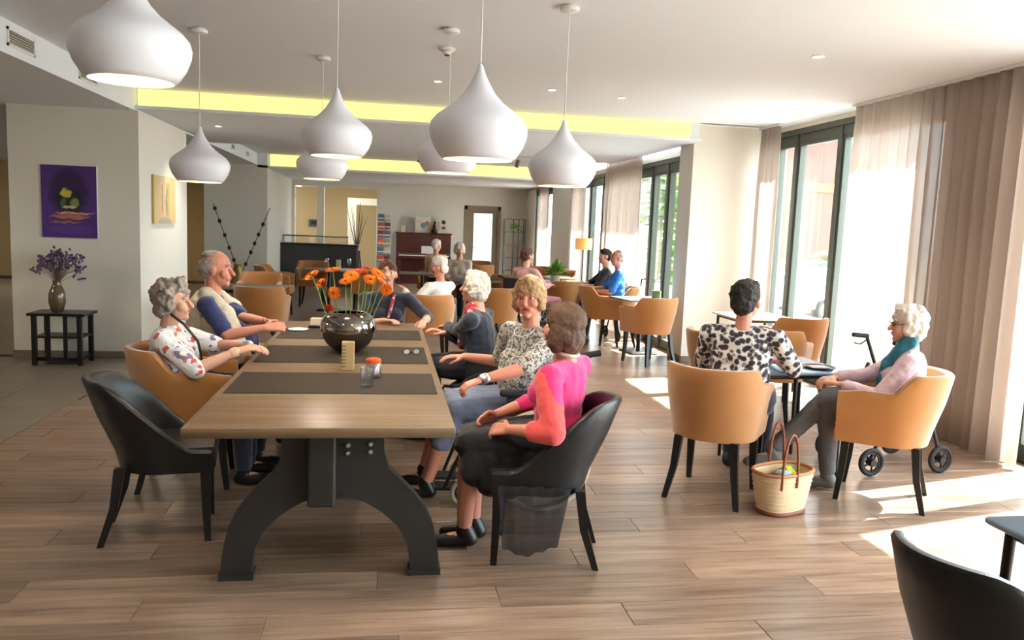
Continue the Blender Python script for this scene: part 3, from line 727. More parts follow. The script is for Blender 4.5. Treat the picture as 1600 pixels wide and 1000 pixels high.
# air grilles on the bulkhead
def grille(y0, y1, z0, z1, label, x=-2.7):
    t = thing('air_grille', label, 'air grille', (x, 0, 0)); t['group'] = 'air grilles in the left bulkhead'
    f_ = MB(); e = .018
    f_.box(0, .012, y0, y1, z0, z0+e).box(0, .012, y0, y1, z1-e, z1).box(0, .012, y0, y0+e, z0, z1).box(0, .012, y1-e, y1, z0, z1); f_.build('frame', M_whitep, t)
    s_ = MB(); n_ = 5
    for k in range(n_): z = z0+e+(z1-z0-2*e)*(k+.5)/n_; MB().box(.002, .009, y0+e, y1-e, z-.0045, z+.0045).build('slat', mat('grille_slat', srgb(170, 168, 158), .6), t)
    MB().box(.0005, .0015, y0+e, y1-e, z0+e, z1-e).build('backing', mat('grille_dark', srgb(96, 92, 84), .9), t)
grille(6.35, 6.8, 2.77, 2.9, 'nearest air grille in the bulkhead at the top left'); grille(7.7, 8.15, 2.77, 2.9, 'air grille in the bulkhead behind the biggest pendant')
for y, l in ((13.4, 'first'), (14.7, 'second'), (16.2, 'third')): grille(y, y+.3, 2.78, 2.89, l+' small air grille of the far bulkhead counting from the near end')
# ------------------------------------------------------------ left wall: paintings, stand, vase
def picture(name, label, M_, w, h, m, frame=None):
    t = thing(name, label, 'painting'); t.matrix_world = M_
    MB().box(-w/2, w/2, 0, .025, -h/2, h/2).build('canvas', frame or M_whitep, t)
    MB().box(-w/2+.002, w/2-.002, -.003, -.0005, -h/2+.002, h/2-.002).build('paint', m, t); return t
def paint_mat(name, base, blobs, scale=3):
    """canvas: a base colour with soft brushed patches of other colours (x0,z0,rx,rz,colour)"""
    m = bpy.data.materials.new(name); m.use_nodes = True; nt = m.node_tree; n = nt.nodes; L = nt.links; b = n['Principled BSDF']; b.inputs['Roughness'].default_value = .6
    tc = n.new('ShaderNodeTexCoord'); nz = n.new('ShaderNodeTexNoise'); nz.inputs['Scale'].default_value = 14; nz.inputs['Detail'].default_value = 5; L.new(tc.outputs['Object'], nz.inputs['Vector'])
    sc1 = n.new('ShaderNodeVectorMath'); sc1.operation = 'MULTIPLY_ADD'; L.new(nz.outputs['Color'], sc1.inputs[0]); sc1.inputs[1].default_value = (.08, 0, .08); L.new(tc.outputs['Object'], sc1.inputs[2])
    prev = None; bc = n.new('ShaderNodeRGB'); bc.outputs[0].default_value = base; prev = bc.outputs[0]
    for x0, z0, rx, rz, c in blobs:
        mp = n.new('ShaderNodeMapping'); mp.inputs['Location'].default_value = (-(x0+.04)/rx, 0, -(z0+.04)/rz); mp.inputs['Scale'].default_value = (1/rx, 0, 1/rz); L.new(sc1.outputs[0], mp.inputs[0])
        ln = n.new('ShaderNodeVectorMath'); ln.operation = 'LENGTH'; L.new(mp.outputs[0], ln.inputs[0])
        mr = n.new('ShaderNodeMapRange'); mr.inputs['From Min'].default_value = .8; mr.inputs['From Max'].default_value = 1.1; mr.inputs['To Min'].default_value = 1; mr.inputs['To Max'].default_value = 0; L.new(ln.outputs['Value'], mr.inputs['Value'])
        mx = n.new('ShaderNodeMix'); mx.data_type = 'RGBA'; L.new(mr.outputs[0], mx.inputs['Factor']); L.new(prev, mx.inputs['A']); mx.inputs['B'].default_value = c; prev = mx.outputs['Result']
    L.new(prev, b.inputs['Base Color']); return m
pm = paint_mat('purple_painting', srgb(74, 42, 118), [(0, .1, .2, .26, srgb(46, 24, 72)), (.0, .02, .14, .12, srgb(24, 18, 30)), (-.03, .09, .06, .05, srgb(190, 180, 60)), (.06, .0, .05, .05, srgb(120, 130, 70)), (-.06, -.02, .03, .06, srgb(60, 96, 60)),
     (.01, -.05, .07, .02, srgb(200, 180, 140)), (0, -.16, .2, .025, srgb(178, 110, 90)), (.06, -.12, .2, .012, srgb(206, 150, 120)), (-.04, -.22, .16, .014, srgb(150, 100, 90)), (.02, -.3, .24, .05, srgb(84, 50, 132))])
picture('painting', 'purple square-ish painting with yellow and orange strokes on the left wall', Matrix.Translation((-3.375, 9.274, 1.705)), .56, .775, pm)
pm = paint_mat('beige_painting', srgb(206, 180, 128), [(-.1, .1, .1, .3, srgb(214, 180, 150)), (.08, -.02, .07, .18, srgb(132, 150, 136)), (-.12, .0, .03, .2, srgb(176, 130, 96)), (.15, .05, .05, .3, srgb(200, 160, 90)), (0, -.26, .3, .06, srgb(168, 156, 136)), (.1, .25, .12, .05, srgb(226, 206, 160)), (.02, .15, .02, .12, srgb(230, 214, 180))])
picture('painting', 'smaller pale ochre abstract painting on the narrow lit wall side', Matrix.Translation((-2.644, 10.22, 1.78)) @ Matrix.Rotation(PI/2, 4, 'Z'), .94, .56, pm, mat('gilt_edge', srgb(190, 160, 96), .5))
ps = thing('side_table', 'small black three tier side table against the left wall', 'table', (-3.36, 8.98, 0))
MB().rbox(-.28, .28, -.2, .2, .52, .548, .008).build('tabletop', M_black, ps)
MB().rbox(-.235, .235, -.16, .16, .285, .305, .005).build('shelf', M_black, ps); MB().rbox(-.225, .225, -.16, .16, .045, .085, .005).build('shelf', M_black, ps)
for x, y in ((-.22, -.16), (.22, -.16), (-.22, .16), (.22, .16)): MB().rbox(x-.024, x+.024, y-.02, y+.02, 0, .52, .004).build('leg', M_black, ps)
for x in (-.085, .08): MB().rbox(x-.02, x+.02, -.172, -.152, .05, .52, .004).build('post', M_black, ps)
lv = thing('flower_vase', 'brown glass vase on the black side table', 'vase', (-3.4, 8.95, .548))
MB().lathe([(0, 0), (.045, 0), (.06, .02), (.082, .1), (.08, .19), (.055, .26), (.036, .3), (.042, .33), (.039, .33), (.033, .3), (.05, .26), (.074, .19), (.076, .1), (.055, .02), (0, .008)], 32).build('body', mat('amber_glass', srgb(96, 78, 54), .12, spec=.8), lv, 50)
lb = thing('dried_flowers', 'bunch of dried purple flowers in the brown glass vase', 'flowers', (-3.4, 8.95, .85))
rd = random.Random(4); st = MB(); bl = MB()
for k in range(70):
    a = rd.uniform(0, 6.28); q = rd.random()**.6*.24; h_ = .30+rd.uniform(-.1, .06)-q*.35; p = Vector((q*math.cos(a), q*math.sin(a)*.8, h_))
    st.tube([(0, 0, 0), p*.5+Vector((0, 0, .04)), p], .002, 4)
    for _ in range(4): e = p+Vector((rd.gauss(0, .02), rd.gauss(0, .02), rd.gauss(0, .025))); bl.ell(e, (.012, .012, .016), n=5, m=4)
for p in (Vector((.28, 0, .06)), Vector((.2, .02, .31)), Vector((-.25, 0, .14))):
    st.tube([(0, 0, 0), p*.6+Vector((0, 0, .05)), p], .002, 4)
    for j in range(5): bl.ell(p*(1-.06*j), (.012, .012, .012), n=5, m=4)
o = st.build('stems', mat('dry_stem', srgb(110, 92, 78), .8), lb); o['kind'] = 'stuff'; o = bl.build('blossoms', mat('dried_lilac', srgb(104, 82, 110), .9, var=.3, vscale=20), lb); o['kind'] = 'stuff'
# bead rods in a floor vase
bz = thing('floor_vase', 'gold coloured floor vase behind the seated man', 'vase', (-3.0, 17.0, 0))
MB().lathe([(0, 0), (.09, 0), (.13, .1), (.14, .3), (.1, .5), (.07, .6), (.08, .64), (.07, .64), (.06, .6), (.0, .55)], 28).build('body', mat('gold_vase', srgb(150, 120, 70), .3, metal=.5), bz, 50)
for i, (top, bot, ts) in enumerate(((pix(333, 318, 17), pix(378, 440, 17), (.17, .42, .62, .9)), (pix(422, 325, 17), pix(372, 440, 17), (.25, .42, .62, .8)))):
    t = thing('beaded_rod', ['tall thin rod with dark beads leaning left from the gold vase', 'tall thin rod with dark beads leaning right from the gold vase'][i], 'decoration', bot)
    d = top-bot; MB().tube([(0, 0, 0), d*.5, d], .008, 6).build('rod', M_black, t, 60)
    for k in (.94, .78, .6, .44, .28) if i == 0 else (.78, .64, .52, .4, .24): MB().ell(d*k, (.038, .038, .045)).build('bead', mat('dark_bead', srgb(34, 28, 26), .5), t, 60)
# hallway seen through the left opening
ht = thing('wheelchair', 'dark wheelchair in the hallway opening at the left', 'wheelchair', (-4.05, 15.6, 0), .4)
# ------------------------------------------------------------ small round or square tables
M_blue = mat('blue_grey_top', srgb(120, 146, 170), .25, coat=.3)
def square_table(x, y, rz, w, label, m=None, legs=4, h=.74):
    t = thing('small_table', label, 'table', (x, y, 0), math.radians(rz)); t['group'] = 'small tables'
    a = w/2; MB().rbox(-a, a, -a, a, h-.022, h, .02).build('tabletop', m or M_blue, t, 60)
    if legs == 4:
        for sx in (-1, 1):
            for sy in (-1, 1): MB().tube([(sx*(a-.06), sy*(a-.06), h-.022), (sx*(a-.05), sy*(a-.05), 0)], [.018, .013], 10).build('leg', M_black, t, 60)
        MB().rbox(-a+.05, a-.05, -a+.05, a-.05, h-.055, h-.022, .02).build('apron', M_black, t)
    else:
        MB().tube([(0, 0, .02), (0, 0, h-.022)], .028, 14).build('column', M_black, t, 60); MB().rbox(-.2, .2, -.2, .2, 0, .02, .03).build('base_plate', M_black, t, 60)
    return t
square_table(2.77, 5.14, 2, .68, 'small blue grey table between the two women on the right')
square_table(3.4, 10.25, 10, .66, 'small table with a little pot by the cream jog wall', legs=1)
square_table(2.40, 1.79, 0, .9, 'blue grey table cut off by the bottom right corner of the picture')
square_table(4.1, 8.35, 0, .7, 'sunlit table by the window behind the woman in black and white print', mat('pale_top', srgb(200, 200, 196), .3))
M_brn = mat('brown_grey_top', srgb(92, 88, 78), .35)
square_table(-1.62, 10.5, 2, .74, 'small table with a dark top right behind the seated man', M_brn)
square_table(-1.0, 14.6, 0, .9, 'table with wine glasses in front of the bar counter', M_brn, legs=1)
square_table(.65, 14.3, 0, .8, 'far table beside the person in beige', M_brn, legs=1)
square_table(1.45, 12.9, 0, .8, 'far table in front of the distant person with pale hair', M_brn, legs=1)
square_table(2.65, 12.85, 0, .8, 'far table that carries the green plant', M_brn, legs=1)
square_table(3.05, 14.2, 0, .7, 'far table beyond the green plant by the floor lamp', M_brn, legs=1)
# objects on them
t = thing('tray', 'dark oval tray with pale papers on the small blue table', 'tray', (2.95, 4.98, .74))
MB().lathe([(0, 0), (.09, 0), (.11, .012), (.107, .014), (.088, .005), (0, .005)], 28).build('tray', M_black, t, 50)
MB().rbox(-.07, .06, -.04, .05, .006, .014, .006).build('papers', mat('pale_paper', srgb(214, 196, 200), .7), t)
t = thing('menu_holder', 'grey menu holder standing on the small blue table', 'menu holder', (2.55, 5.22, .74), .5)
MB().rbox(-.04, .04, -.01, .01, 0, .15, .003).build('card', mat('menu_card', srgb(150, 140, 110), .6), t); MB().rbox(-.05, .05, -.03, .03, 0, .012, .004).build('base', M_black, t)
t = thing('plant_pot', 'little olive green pot on the table by the jog wall', 'pot', (3.58, 10.15, .74))
MB().lathe([(0, 0), (.05, 0), (.06, .01), (.062, .11), (.056, .112), (.05, .1), (0, .095)], 20).build('pot', mat('olive_pot', srgb(104, 100, 48), .5), t, 50)
def wine_glass(x, y, label):
    t = thing('wine_glass', label, 'glass', (x, y, .74)); t['group'] = 'wine glasses on the bar side table'
    MB().lathe([(0, 0), (.035, .002), (.006, .01), (.005, .09), (.03, .12), (.04, .16), (.034, .21), (.032, .21), (.037, .16), (.025, .12), (0, .1)], 20).build('glass', M_clear, t, 50)
wine_glass(-1.02, 14.35, 'wine glass left of the candle on the bar side table'); wine_glass(-.64, 14.4, 'wine glass right of the candle on the bar side table')
t = thing('candle', 'pale block candle between the two wine glasses', 'candle', (-.82, 14.3, .74)); MB().rbox(-.04, .04, -.04, .04, 0, .19, .01).build('candle', mat('candle_wax', srgb(196, 190, 150), .5), t); MB().tube([(0, 0, .19), (0, 0, .2)], .002, 5).build('wick', M_black, t)
# green plant
pt = thing('potted_plant', 'bright green leafy pot plant on the far table', 'plant', (2.76, 12.8, .74))
MB().lathe([(0, 0), (.07, 0), (.09, .12), (.085, .12), (.07, .1), (0, .1)], 20).build('pot', M_whitep, pt, 50)
rd = random.Random(9); b = MB()
for k in range(90):
    a = rd.uniform(0, 6.28); e = rd.uniform(.1, 1.4); l = rd.uniform(.12, .27); d = Vector((math.cos(a)*math.cos(e), math.sin(a)*math.cos(e), math.sin(e))); p0 = Vector((0, 0, .12))+d*l*.6; p1 = p0+d*l*.5
    w_ = d.cross(Vector((0, 0, 1))).normalized()*.035; mid = (p0+p1)/2+Vector((0, 0, .02)); b.add([p0, mid+w_, p1, mid-w_], [(0, 1, 2, 3)]); b.tube([(0, 0, .1), p0], .002, 4)
o = b.build('leaves', mat('fresh_green', srgb(92, 160, 52), .5, var=.25, vscale=9), pt); o['kind'] = 'stuff'
# floor lamp
t = thing('floor_lamp', 'floor lamp with an orange drum shade by the far window', 'floor lamp', (3.5, 13.95, 0))
MB().lathe([(.15, 1.27), (.15, 1.47), (.146, 1.47), (.146, 1.27)], 32).build('lamp_shade', mat('orange_shade', srgb(236, 170, 96), .8, emit=(1, .5, .18), estr=.25), t, 40)
MB().tube([(0, 0, .02), (0, 0, 1.4)], .012, 10).build('pole', M_black, t, 60); MB().lathe([(0, 0), (.14, 0), (.14, .015), (0, .02)], 28).build('base', M_black, t, 40)
# ------------------------------------------------------------ far end: bar, piano, rack, door, shelf
bar = thing('bar_counter', 'dark grey bar counter with glass screen in front of the lit corridor', 'counter', (-1.62, 20.0, 0))
MB().rbox(-.92, .92, -.25, .25, 0, 1.0, .01).build('body', mat('anthracite', srgb(62, 62, 64), .6), bar); MB().rbox(-.95, .95, -.3, .3, 1.0, 1.04, .01).build('worktop', M_black, bar)
MB().box(-.85, .7, .1, .11, 1.04, 1.22).build('glass_screen', M_clear, bar); MB().rbox(-.85, .7, .0, .28, 1.2, 1.225, .01).build('shelf', mat('olive_metal', srgb(84, 86, 60), .5), bar)
for x in (-.84, .68): MB().box(x-.01, x+.01, .09, .12, 1.04, 1.2).build('post', M_steel, bar)
M_red = mat('mahogany', srgb(78, 34, 28), .25, coat=.4, var=.15, vscale=6)
pn = thing('piano', 'upright mahogany piano against the back wall', 'piano', (1.0, 21.6, 0))
MB().rbox(-.73, .73, -.02, .3, 0, 1.34, .01).build('case', M_red, pn); MB().rbox(-.76, .76, -.06, .33, 1.34, 1.375, .01).build('lid', M_red, pn)
MB().rbox(-.72, .72, -.34, -.02, .68, .76, .01).build('keybed', M_red, pn); MB().box(-.66, .66, -.33, -.12, .761, .78).build('keys', M_whitep, pn)
MB().rbox(-.72, .72, -.08, -.02, .79, .82, .006).build('music_shelf', mat('walnut_edge', srgb(120, 78, 66), .4), pn)
for x in (-.66, .66): MB().rbox(x-.04, x+.04, -.33, -.25, 0, .68, .01).build('leg', M_red, pn)
for x in (-.08, 0, .08): MB().rbox(x-.015, x+.015, -.1, -.02, .05, .07, .004).build('pedal', M_steel, pn)
def on_piano(nm, lab, cat, x, w, h, m, z=1.375, th=.02, y=21.72):
    t = thing(nm, lab, cat, (x, y, z)); MB().rbox(-w/2, w/2, -th/2, th/2, 0, h, .004).build('sheet' if cat != 'candle' else 'candle', m, t); return t
on_piano('sheet_music', 'white sheet music on the piano front', 'sheet music', 1.1, .32, .2, M_whitep, .82, .01, 21.55)
on_piano('poster', 'pale poster with a blue and pink blotch leaning behind the piano top', 'poster', .98, .42, .42, paint_mat('poster_a', srgb(226, 214, 198), [(0, .2, .08, .08, srgb(90, 160, 176)), (.1, .26, .07, .06, srgb(206, 120, 130)), (-.12, .3, .08, .03, srgb(214, 180, 180))]))
on_piano('poster', 'second poster with two dark squares leaning at the right of the piano top', 'poster', 1.5, .32, .4, paint_mat('poster_b', srgb(222, 212, 196), [(.03, .3, .06, .06, srgb(70, 56, 54)), (.03, .15, .06, .05, srgb(96, 72, 62)), (-.1, .2, .04, .14, srgb(200, 170, 150))]))
on_piano('candle', 'cream candle at the left end of the piano top', 'candle', .44, .1, .17, mat('cream_wax', srgb(226, 214, 180), .5), 1.375, .1, 21.65)
t = thing('statuette', 'dark seated statuette on the piano top', 'statuette', (1.28, 21.62, 1.375)); b = MB()
b.ell((0, 0, .06), (.09, .07, .06)).ell((0, 0, .16), (.055, .05, .1)).ell((.01, 0, .28), (.035, .035, .045)); t2 = remesh(b, 'figure', mat('dark_bronze', srgb(52, 30, 28), .4), .012, 2); link_mesh('figure', t2, t)
MB().rbox(-.09, .09, -.07, .07, 0, .02, .01).build('base', M_black, t)
rk = thing('magazine_rack', 'white leaflet rack standing at the back wall', 'rack', (-.06, 21.5, 0))
MB().box(-.19, .19, .05, .07, .3, 1.85).build('back_panel', M_whitep, rk)
for x in (-.18, .18): MB().tube([(x, .06, 0), (x, .06, 1.86)], .012, 8).build('post', M_steel, rk, 60)
for k in range(6): MB().rbox(-.18, .18, -.04, .05, .55+k*.22, .565+k*.22, .004).build('shelf', M_steel, rk)
rc = [(206, 96, 60), (140, 70, 60), (90, 120, 150), (214, 196, 160), (226, 104, 60), (150, 160, 110), (176, 60, 66), (120, 110, 130)]
rd = random.Random(3)
for k in range(6):
    for j, x in enumerate((-.09, .09)):
        c_ = rc[(k*2+j) % 8]; n_ = ['lowest', 'second', 'third', 'fourth', 'fifth', 'top'][k]
        q = thing('leaflet', '%s leaflet on the %s shelf of the white rack' % (['left', 'right'][j], n_), 'leaflet', (-.06+x, 21.5, .567+k*.22), 0, 'leaflets on the rack')
        MB().rbox(-.075, .075, .0, .006, 0, .16, .002, 1).build('sheet', mat('leaflet%d' % ((k*2+j) % 8), srgb(*c_), .6), q)
        MB().box(-.075, .075, -.0008, 0, .03, .07).build('print', M_whitep, q)
dr = struct('door_1', MB().box(2.12, 2.2, 21.95, 22.2, 0, 2.16).box(3.04, 3.12, 21.95, 22.2, 0, 2.16).box(2.12, 3.12, 21.95, 22.2, 2.06, 2.16), mat('taupe_frame', srgb(140, 124, 104), .6))
lf = MB().box(2.2, 2.38, 22.0, 22.05, 0, 2.06).box(2.9, 3.04, 22, 22.05, 0, 2.06).box(2.38, 2.9, 22, 22.05, 1.96, 2.06).box(2.38, 2.9, 22, 22.05, 0, .2).build('leaf', MATS['taupe_frame'], dr)
MB().box(2.38, 2.9, 22.02, 22.03, .2, 1.96).build('pane', M_glass, dr)
MB().tube([(2.3, 21.98, 1.05), (2.3, 21.94, 1.05), (2.42, 21.94, 1.05)], .012, 8).build('handle', M_steel, dr, 60)
struct('wall_glimpse', MB().box(1.2, 4.4, 25.0, 25.1, 0, 2.66).box(1.2, 4.4, 24.9, 25.0, .95, 1.0), mat('aqua_paint', srgb(190, 216, 214), .7))
M_sh = mat('shelf_metal', srgb(92, 92, 88), .5)
sv = thing('display_shelf', 'tall narrow metal shelf unit by the back corner', 'shelf', (3.42, 21.3, 0))
for x in (-.27, .27):
    for y in (-.15, .15): MB().box(x-.013, x+.013, y-.013, y+.013, 0, 1.84).build('post', M_sh, sv)
for k in range(6): MB().rbox(-.28, .28, -.16, .16, .1+k*.345, .115+k*.345, .004).build('shelf', M_sh, sv)
for x in (-.06, .08): MB().box(x-.012, x+.012, -.16, -.14, .1, 1.84).build('post', M_black, sv)
hp = thing('hanging_plant', 'small trailing plant on the metal shelf unit', 'plant', (3.42, 21.3, 1.51))
b = MB(); rd = random.Random(2)
for k in range(40): p = Vector((rd.gauss(0, .06), rd.gauss(0, .05), rd.uniform(.02, .2))); b.add([p, p+Vector((.04, 0, .02)), p+Vector((.05, .01, -.03)), p+Vector((.01, .01, -.04))], [(0, 1, 2, 3)])
o = b.build('leaves', MATS['fresh_green'], hp); o['kind'] = 'stuff'; MB().lathe([(0, 0), (.05, 0), (.06, .07), (0, .06)], 16).build('pot', M_whitep, hp, 50)
# dark bare branches in the corridor opening, and the wall panel left of it
t = thing('branch_vase', 'tall dark vase of bare branches right of the bar', 'vase', (-.75, 21.2, 0)); MB().lathe([(0, 0), (.1, 0), (.13, .4), (.08, .8), (.1, .85), (.09, .85), (0, .7)], 20).build('body', M_black, t, 50)
t = thing('bare_branches', 'bare brown branches rising from the tall dark vase', 'branches', (-.75, 21.2, .8)); b = MB(); rd = random.Random(5)
for k in range(9): x = rd.uniform(-.3, .3); b.tube([(0, 0, 0), (x*.5, rd.uniform(-.05, .05), .6), (x, rd.uniform(-.1, .1), rd.uniform(.9, 1.35))], [.012, .009, .003], 5)
o = b.build('branches', mat('branch', srgb(80, 60, 44), .8), t, 60); o['kind'] = 'stuff'
t = thing('wall_panel', 'small dark control panel on the corridor wall left of the bar', 'control panel', (-2.3, 26.58, 1.5)); MB().rbox(-.18, .18, -.03, 0, -.12, .12, .01).build('box', M_sh, t); MB().box(-.12, .12, -.034, -.03, -.05, .08).build('screen', M_black, t)
# lamps of the corridor and hallway (out of sight above their openings)
for x, y, z, e in ((-1.3, 23.6, 2.6, 16), (-6.5, 17.5, 2.65, 30), (2.7, 23.8, 2.6, 14), (-7, 6, 2.65, 60)):
    pd = bpy.data.lights.new('corridor_light', 'AREA'); pd.energy = e; pd.size = .8; pd.color = (1, .86, .66) if x < 2 else (.85, .95, 1)
    po = bpy.data.objects.new('corridor_light', pd); COL.objects.link(po); po.location = (x, y, z)
# ------------------------------------------------------------ basket bag
bk = thing('basket', 'woven straw shopping basket with brown handles on the floor between the chairs', 'basket', (2.36, 4.28, 0), math.radians(22))
M_straw = mat('straw', srgb(216, 190, 152), .85, bump=.5, bscale=90, var=.12, vscale=14)
def oval(z, a, b_, n=40): return [(a*math.copysign(abs(math.cos(2*PI*k/n))**.75, math.cos(2*PI*k/n)), b_*math.copysign(abs(math.sin(2*PI*k/n))**.75, math.sin(2*PI*k/n)), z) for k in range(n)]
b = MB(); rings = [oval(0, .145, .095), oval(.04, .155, .105), oval(.12, .172, .118), oval(.2, .19, .125), oval(.25, .2, .128), oval(.25, .19, .118), oval(.12, .16, .105), oval(.02, .14, .09)]
vs_ = [p for r in rings for p in r]; fs = [(i*40+k, i*40+(k+1) % 40, (i+1)*40+(k+1) % 40, (i+1)*40+k) for i in range(7) for k in range(40)]; fs.append(list(range(40))[::-1]); fs.append(list(range(280, 320)))
b.add(vs_, fs); b.build('body', M_straw, bk, 60)
b = MB()
for k in range(1, 9): b.tube(oval(.0+k*.027, .148+k*.0062, .1+k*.0036), .0022, 5, closed=True)
o = b.build('weave', M_straw, bk, 60); o['kind'] = 'stuff'
M_tan = mat('tan_leather', srgb(128, 66, 38), .5)
MB().tube(oval(.252, .196, .124), .011, 8, closed=True).build('rim', mat('rim_tan', srgb(176, 116, 70), .6), bk, 60)
MB().tube(oval(.012, .15, .1), .012, 6, closed=True).build('base_band', M_tan, bk, 60)
for s in (-1, 1):
    MB().tube([(s*.09-.065*math.cos(q)*(1), s*.0+(-.128 if s < 0 else .128), .18+.32*math.sin(q)**.7 if math.sin(q) > 0 else .18) for q in [PI*k/14 for k in range(15)]], .008, 8).build('handle', M_tan, bk, 60)
t = thing('cloth_bundle', 'brown, blue and lime green things inside the straw basket', 'cloth', (2.36, 4.28, .12), math.radians(22)); b = MB()
b.ell((-.08, 0, .05), (.085, .08, .07)); me = remesh(b, 'brown_cloth', mat('brown_cloth', srgb(86, 58, 50), .9), .012, 3, (.01, 30)); link_mesh('brown_cloth', me, t)
MB().rbox(-.03, .06, -.03, .04, .0, .12, .02).build('blue_box', mat('pale_blue', srgb(150, 184, 204), .5), t)
b = MB().ell((.08, .03, .06), (.07, .06, .08)); me = remesh(b, 'lime_cloth', pattern('lime_print', [(0, srgb(196, 206, 40)), (.6, srgb(60, 90, 30)), (.75, srgb(214, 220, 60))], 40), .012, 3, (.012, 25)); link_mesh('lime_cloth', me, t)
# ------------------------------------------------------------ wheelchairs and rollator
M_bfr = mat('black_frame', srgb(30, 31, 34), .4, metal=.3); M_tyre = mat('grey_tyre', srgb(150, 142, 126), .8); M_blkfab = mat('black_nylon', srgb(28, 29, 32), .8, bump=.1, bscale=80)
def wheel(parent, x, y, r, tyre, rim=True, w=.016, name='wheel', spokes=18):
    R_ = Matrix.Translation((x, y, r)) @ Matrix.Rotation(PI/2, 4, 'Y')
    b = MB(); b.M = R_; b.tube([(math.cos(2*PI*k/40)*(r-w), math.sin(2*PI*k/40)*(r-w), 0) for k in range(40)], w, 8, closed=True); o = b.build(name, tyre, parent, 60)
    b = MB(); b.M = R_; b.tube([(math.cos(2*PI*k/40)*(r-w*2.2), math.sin(2*PI*k/40)*(r-w*2.2), 0) for k in range(40)], w*.5, 6, closed=True)
    b.lathe([(0, -.03), (.025, -.03), (.03, 0), (.025, .03), (0, .03)], 14)
    for k in range(spokes): a = 2*PI*k/spokes; b.tube([(.02*math.cos(a), .02*math.sin(a), .01*(-1)**k), ((r-w*2)*math.cos(a+.1), (r-w*2)*math.sin(a+.1), 0)], .0018 if spokes > 8 else w*.5, 4)
    b.build('spokes', M_steel if spokes > 8 else M_bfr, o, 60)
    if rim:
        b = MB(); sx = math.copysign(.03, x); b.M = Matrix.Translation((x+sx, y, r)) @ Matrix.Rotation(PI/2, 4, 'Y'); b.tube([(math.cos(2*PI*k/40)*(r-.035), math.sin(2*PI*k/40)*(r-.035), 0) for k in range(40)], .007, 6, closed=True); b.build('hand_rim', M_steel, o, 60)
def make_wheelchair(t, tyre, foot=True):
    for s in (-1, 1):
        wheel(t, s*.27, -.08, .30, tyre)
        wheel(t, s*.2, .34, .085, M_tyre, False, .014, 'caster', 5)
        b = MB(); b.tube([(s*.22, -.22, .2), (s*.22, -.24, .5), (s*.22, -.27, .88), (s*.22, -.40, .92)], .012, 8).tube([(s*.22, -.22, .2), (s*.22, .22, .2), (s*.21, .3, .2), (s*.2, .34, .17)], .011, 8)
        b.tube([(s*.22, -.22, .46), (s*.22, .28, .46), (s*.2, .38, .3), (s*.17, .46, .1)], .011, 8); b.build('frame', M_bfr, t, 60)
        MB().tube([(s*.22, -.3, .905), (s*.22, -.41, .925)], .018, 8).build('handle', M_rub, t, 60)
        b = MB().rbox(s*.235-.028, s*.235+.028, -.2, .16, .665, .70, .02); b.build('armrest', M_blkfab, t, 60)
        MB().rbox(s*.235-.008, s*.235+.008, -.2, .12, .47, .665, .006).build('side_guard', M_blkfab, t)
        MB().rbox(s*.1-.07, s*.1+.07, .38, .52, .085, .1, .02).build('footrest', M_rub, t)
    MB().rbox(-.215, .215, -.22, .25, .44, .475, .03).build('seat', M_blkfab, t)
    b = MB(); b.M = Matrix.Translation((0, -.24, 0)) @ Matrix.Rotation(.06, 4, 'X'); b.rbox(-.21, .21, -.02, .015, .5, .9, .015); b.build('backrest', M_blkfab, t)
w5 = thing('wheelchair', 'black wheelchair with pale tyres under the woman in the grey patterned blouse', 'wheelchair', (.83, 4.60, 0), math.radians(86)); make_wheelchair(w5, mat('pale_tyre', srgb(186, 176, 150), .7))
MB().rbox(.2, .26, -.27, -.25, .72, .8, .004).build('label_tag', M_whitep, w5)
w4 = thing('wheelchair', 'dark grey wheelchair under the woman in the navy jacket', 'wheelchair', (.78, 5.76, 0), math.radians(68)); make_wheelchair(w4, M_rub)
w12 = thing('wheelchair', 'far wheelchair under the brown haired woman in pink', 'wheelchair', (2.02, 11.35, 0), math.radians(-38)); make_wheelchair(w12, M_rub)
make_wheelchair(ht, M_rub)
ro = thing('rollator', 'black wheeled walker standing by the curtain behind the woman in pale pink', 'walker', (3.62, 5.16, 0), math.radians(-84)); 
for s in (-1, 1):
    wheel(ro, s*.24, .28, .1, M_rub, False, .016, 'wheel', 5); wheel(ro, s*.24, -.3, .1, M_rub, False, .016, 'wheel', 5)
    MB().tube([(s*.23, -.3, .12), (s*.22, -.12, .5), (s*.21, -.02, .72)], .013, 8).build('frame', M_bfr, ro, 60)
    MB().tube([(s*.23, .28, .12), (s*.22, .12, .55), (s*.21, .02, .74), (s*.21, -.06, .92)], .013, 8).build('frame', M_bfr, ro, 60)
    MB().tube([(s*.21, -.05, .92), (s*.21, -.18, .93)], .017, 8).build('handle', M_rub, ro, 60)
    MB().tube([(s*.21, -.04, .9), (s*.2, -.12, .86), (s*.2, -.17, .87)], .006, 6).build('brake_lever', M_bfr, ro, 60)
MB().rbox(-.2, .2, -.12, .14, .53, .56, .02).build('seat', M_blkfab, ro)
MB().tube([(-.2, .06, .62), (0, .1, .66), (.2, .06, .62)], .01, 8).build('back_strap', M_bfr, ro, 60)
MB().tube([(-.21, 0, .68), (.21, 0, .68)], .01, 8).build('crossbar', M_bfr, ro, 60)
w14 = thing('rollator', 'far walker with a grey handle beside the man in blue', 'walker', (3.6, 11.5, 0), .1)
